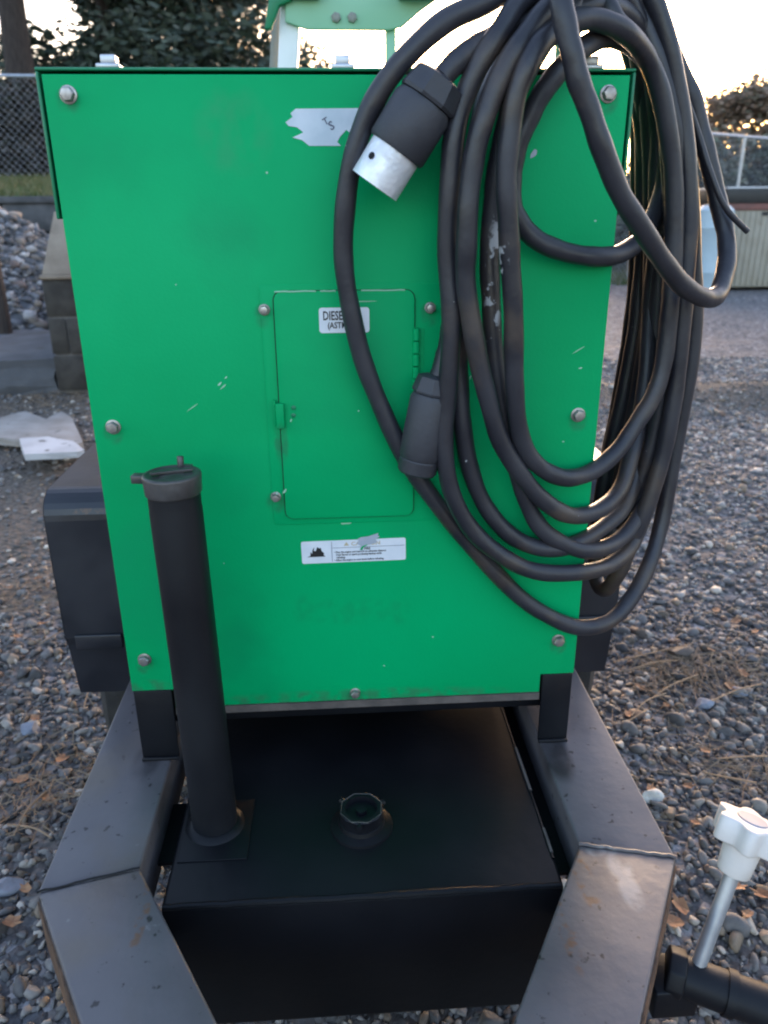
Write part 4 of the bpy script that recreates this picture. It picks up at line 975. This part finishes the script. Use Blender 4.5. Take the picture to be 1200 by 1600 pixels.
LP = [(1150,1400),(1165,1440),(1060,1425),(1085,1300),(1170,1330),(1075,1240),(1100,1180),(1140,1080),(1160,1060),(1000,1080),(1040,1110),(1150,965),(1120,945),(980,1130),(1185,1410),(1050,1450),(1015,1245),(1110,1020),(30,1000),(70,980),(55,1120),(30,1210),(70,1240),(95,1180),(40,1390),(20,1440),(15,920),(60,905),(100,640),(110,655),(1180,985)]
for (px, py) in LP:
    p = UZ(px, py, .012); p.z = GB(p.x, p.y) + .016
    leaf_obj(p, random.uniform(.014, .026), random.uniform(0, 6.2))
TW = [((960,1030),(1080,1008)),((985,1045),(1060,1035)),((1000,1075),(1060,1120)),((980,1140),(1010,1120)),((1020,1095),(1090,1060)),((1120,1190),(1200,1185)),((1070,1055),(1120,1090)),((985,1130),(1040,1090)),((1110,1100),(1190,1075)),((20,1300),(70,1230)),((60,1010),(110,985)),((130,1100),(140,1060)),((10,1280),(80,1310)),((1100,1215),(1180,1230)),((990,1010),(1040,1050)),((1140,690),(1190,700))]
for (a, b) in TW:
    p = UZ(*a, .02); q_ = UZ(*b, .02); p.z = GB(p.x, p.y)+.02; q_.z = GB(q_.x, q_.y)+.024; mid = (p+q_)/2 + Vector((random.uniform(-.012, .012), random.uniform(-.012, .012), .006))
    o = MB().tube(catmull([p, mid, q_], 4), .0022, 5).build('twig', M['twig'], None, smooth=True)
    tag(o, 'thin dry twig lying across the gravel', 'twig', 'twigs on the gravel')
def litter(name, n, cx, cy, sx, sy, label):
    x = rng.normal(cx, sx, n); y = rng.normal(cy, sy, n); a = rng.uniform(0, 2*np.pi, n); L = rng.uniform(.015, .05, n); z = gz(x, y) + rng.uniform(.008, .02, n)
    dx, dy = np.cos(a)*L, np.sin(a)*L; w = .0009; V = np.zeros((n, 4, 3)); dz = rng.normal(0, .004, n)
    for i, (s1, s2) in enumerate(((-1, -1), (1, -1), (1, 1), (-1, 1))):
        V[:, i, 0] = x + s1*dx - s2*np.sin(a)*w; V[:, i, 1] = y + s1*dy + s2*np.cos(a)*w; V[:, i, 2] = z + s1*dz + (s2 > 0)*.0012
    me = bpy.data.meshes.new(name); me.from_pydata(V.reshape(-1, 3).tolist(), [], np.arange(4*n).reshape(n, 4).tolist()); me.materials.append(M['twig'])
    tag(link(name, me), label, 'pine straw', kind='stuff')
for (px, py, n, sx, sy, lb) in [(1080, 1045, 420, .13, .07, 'brown pine straw litter on the gravel behind the right fender'), (1150, 1200, 160, .12, .08, 'sparse pine straw on the gravel right of the frame rail'), (60, 930, 260, .12, .12, 'brown pine straw litter on the gravel beside the left fender'), (60, 1220, 160, .08, .10, 'thin pine straw on the gravel left of the frame rail'), (120, 630, 500, .3, .12, 'matted brown leaf litter at the foot of the block wall')]:
    p = UZ(px, py, .02 if py > 700 else .15); litter('pine_straw', n, p.x, p.y, sx, sy, lb)
ep = U(-9, 400, 5.2)
sp_ = empty('steel_post', (ep.x, 5.2, GB(ep.x, 5.2)), 'dark steel post with a pale block on top beside the gravel pile', 'post')
MB().box((ep.x-.06, 5.17, .1), (ep.x+.02, 5.25, U(2, 300, 5.2).z)).build('shaft', M['bark'], sp_, bevel=.006)
MB().box((ep.x-.10, 5.14, U(2, 300, 5.2).z+.001), (ep.x+.055, 5.28, U(2, 262, 5.2).z)).build('top_block', M['concrete'], sp_, bevel=.012)
def rock(px, py, r, colr, label):
    p = UZ(px, py, .02); p.z = GB(p.x, p.y)
    v, f = ico(3); w = v.copy()
    for k in range(9):
        d = rng.normal(size=3); d /= np.linalg.norm(d); c = rng.uniform(.5, .8); s = w @ d; w -= np.outer(np.clip(s-c, 0, None), d)
    w *= np.array([1.25, .85, .62])*r; w[:, 2] += r*.35
    me = bpy.data.meshes.new('rock'); me.from_pydata(w.tolist(), [], f.tolist()); me.materials.append(mat('rock_' + label[:8].replace(' ', '_'), colr, tuple(c*1.4 for c in colr), 40, .85, bump=.3, bscale=120))
    tag(link('rock', me, None, p), label, 'rock')
rock(1062, 1018, .042, (.09, .075, .065), 'large brown rock lying on the gravel behind the right fender')
rock(1016, 1248, .026, (.42, .41, .38), 'pale rounded stone beside the right frame rail')
rock(1100, 1098, .026, (.16, .18, .22), 'blue grey stone among twigs right of the frame')
rock(1155, 1080, .024, (.17, .19, .23), 'smooth blue grey stone near a dry leaf right of the frame')
rock(44, 1130, .028, (.13, .15, .19), 'blue grey stone on the gravel left of the frame')
rock(8, 1375, .03, (.15, .16, .19), 'flat grey stone left of the tongue rail bend')
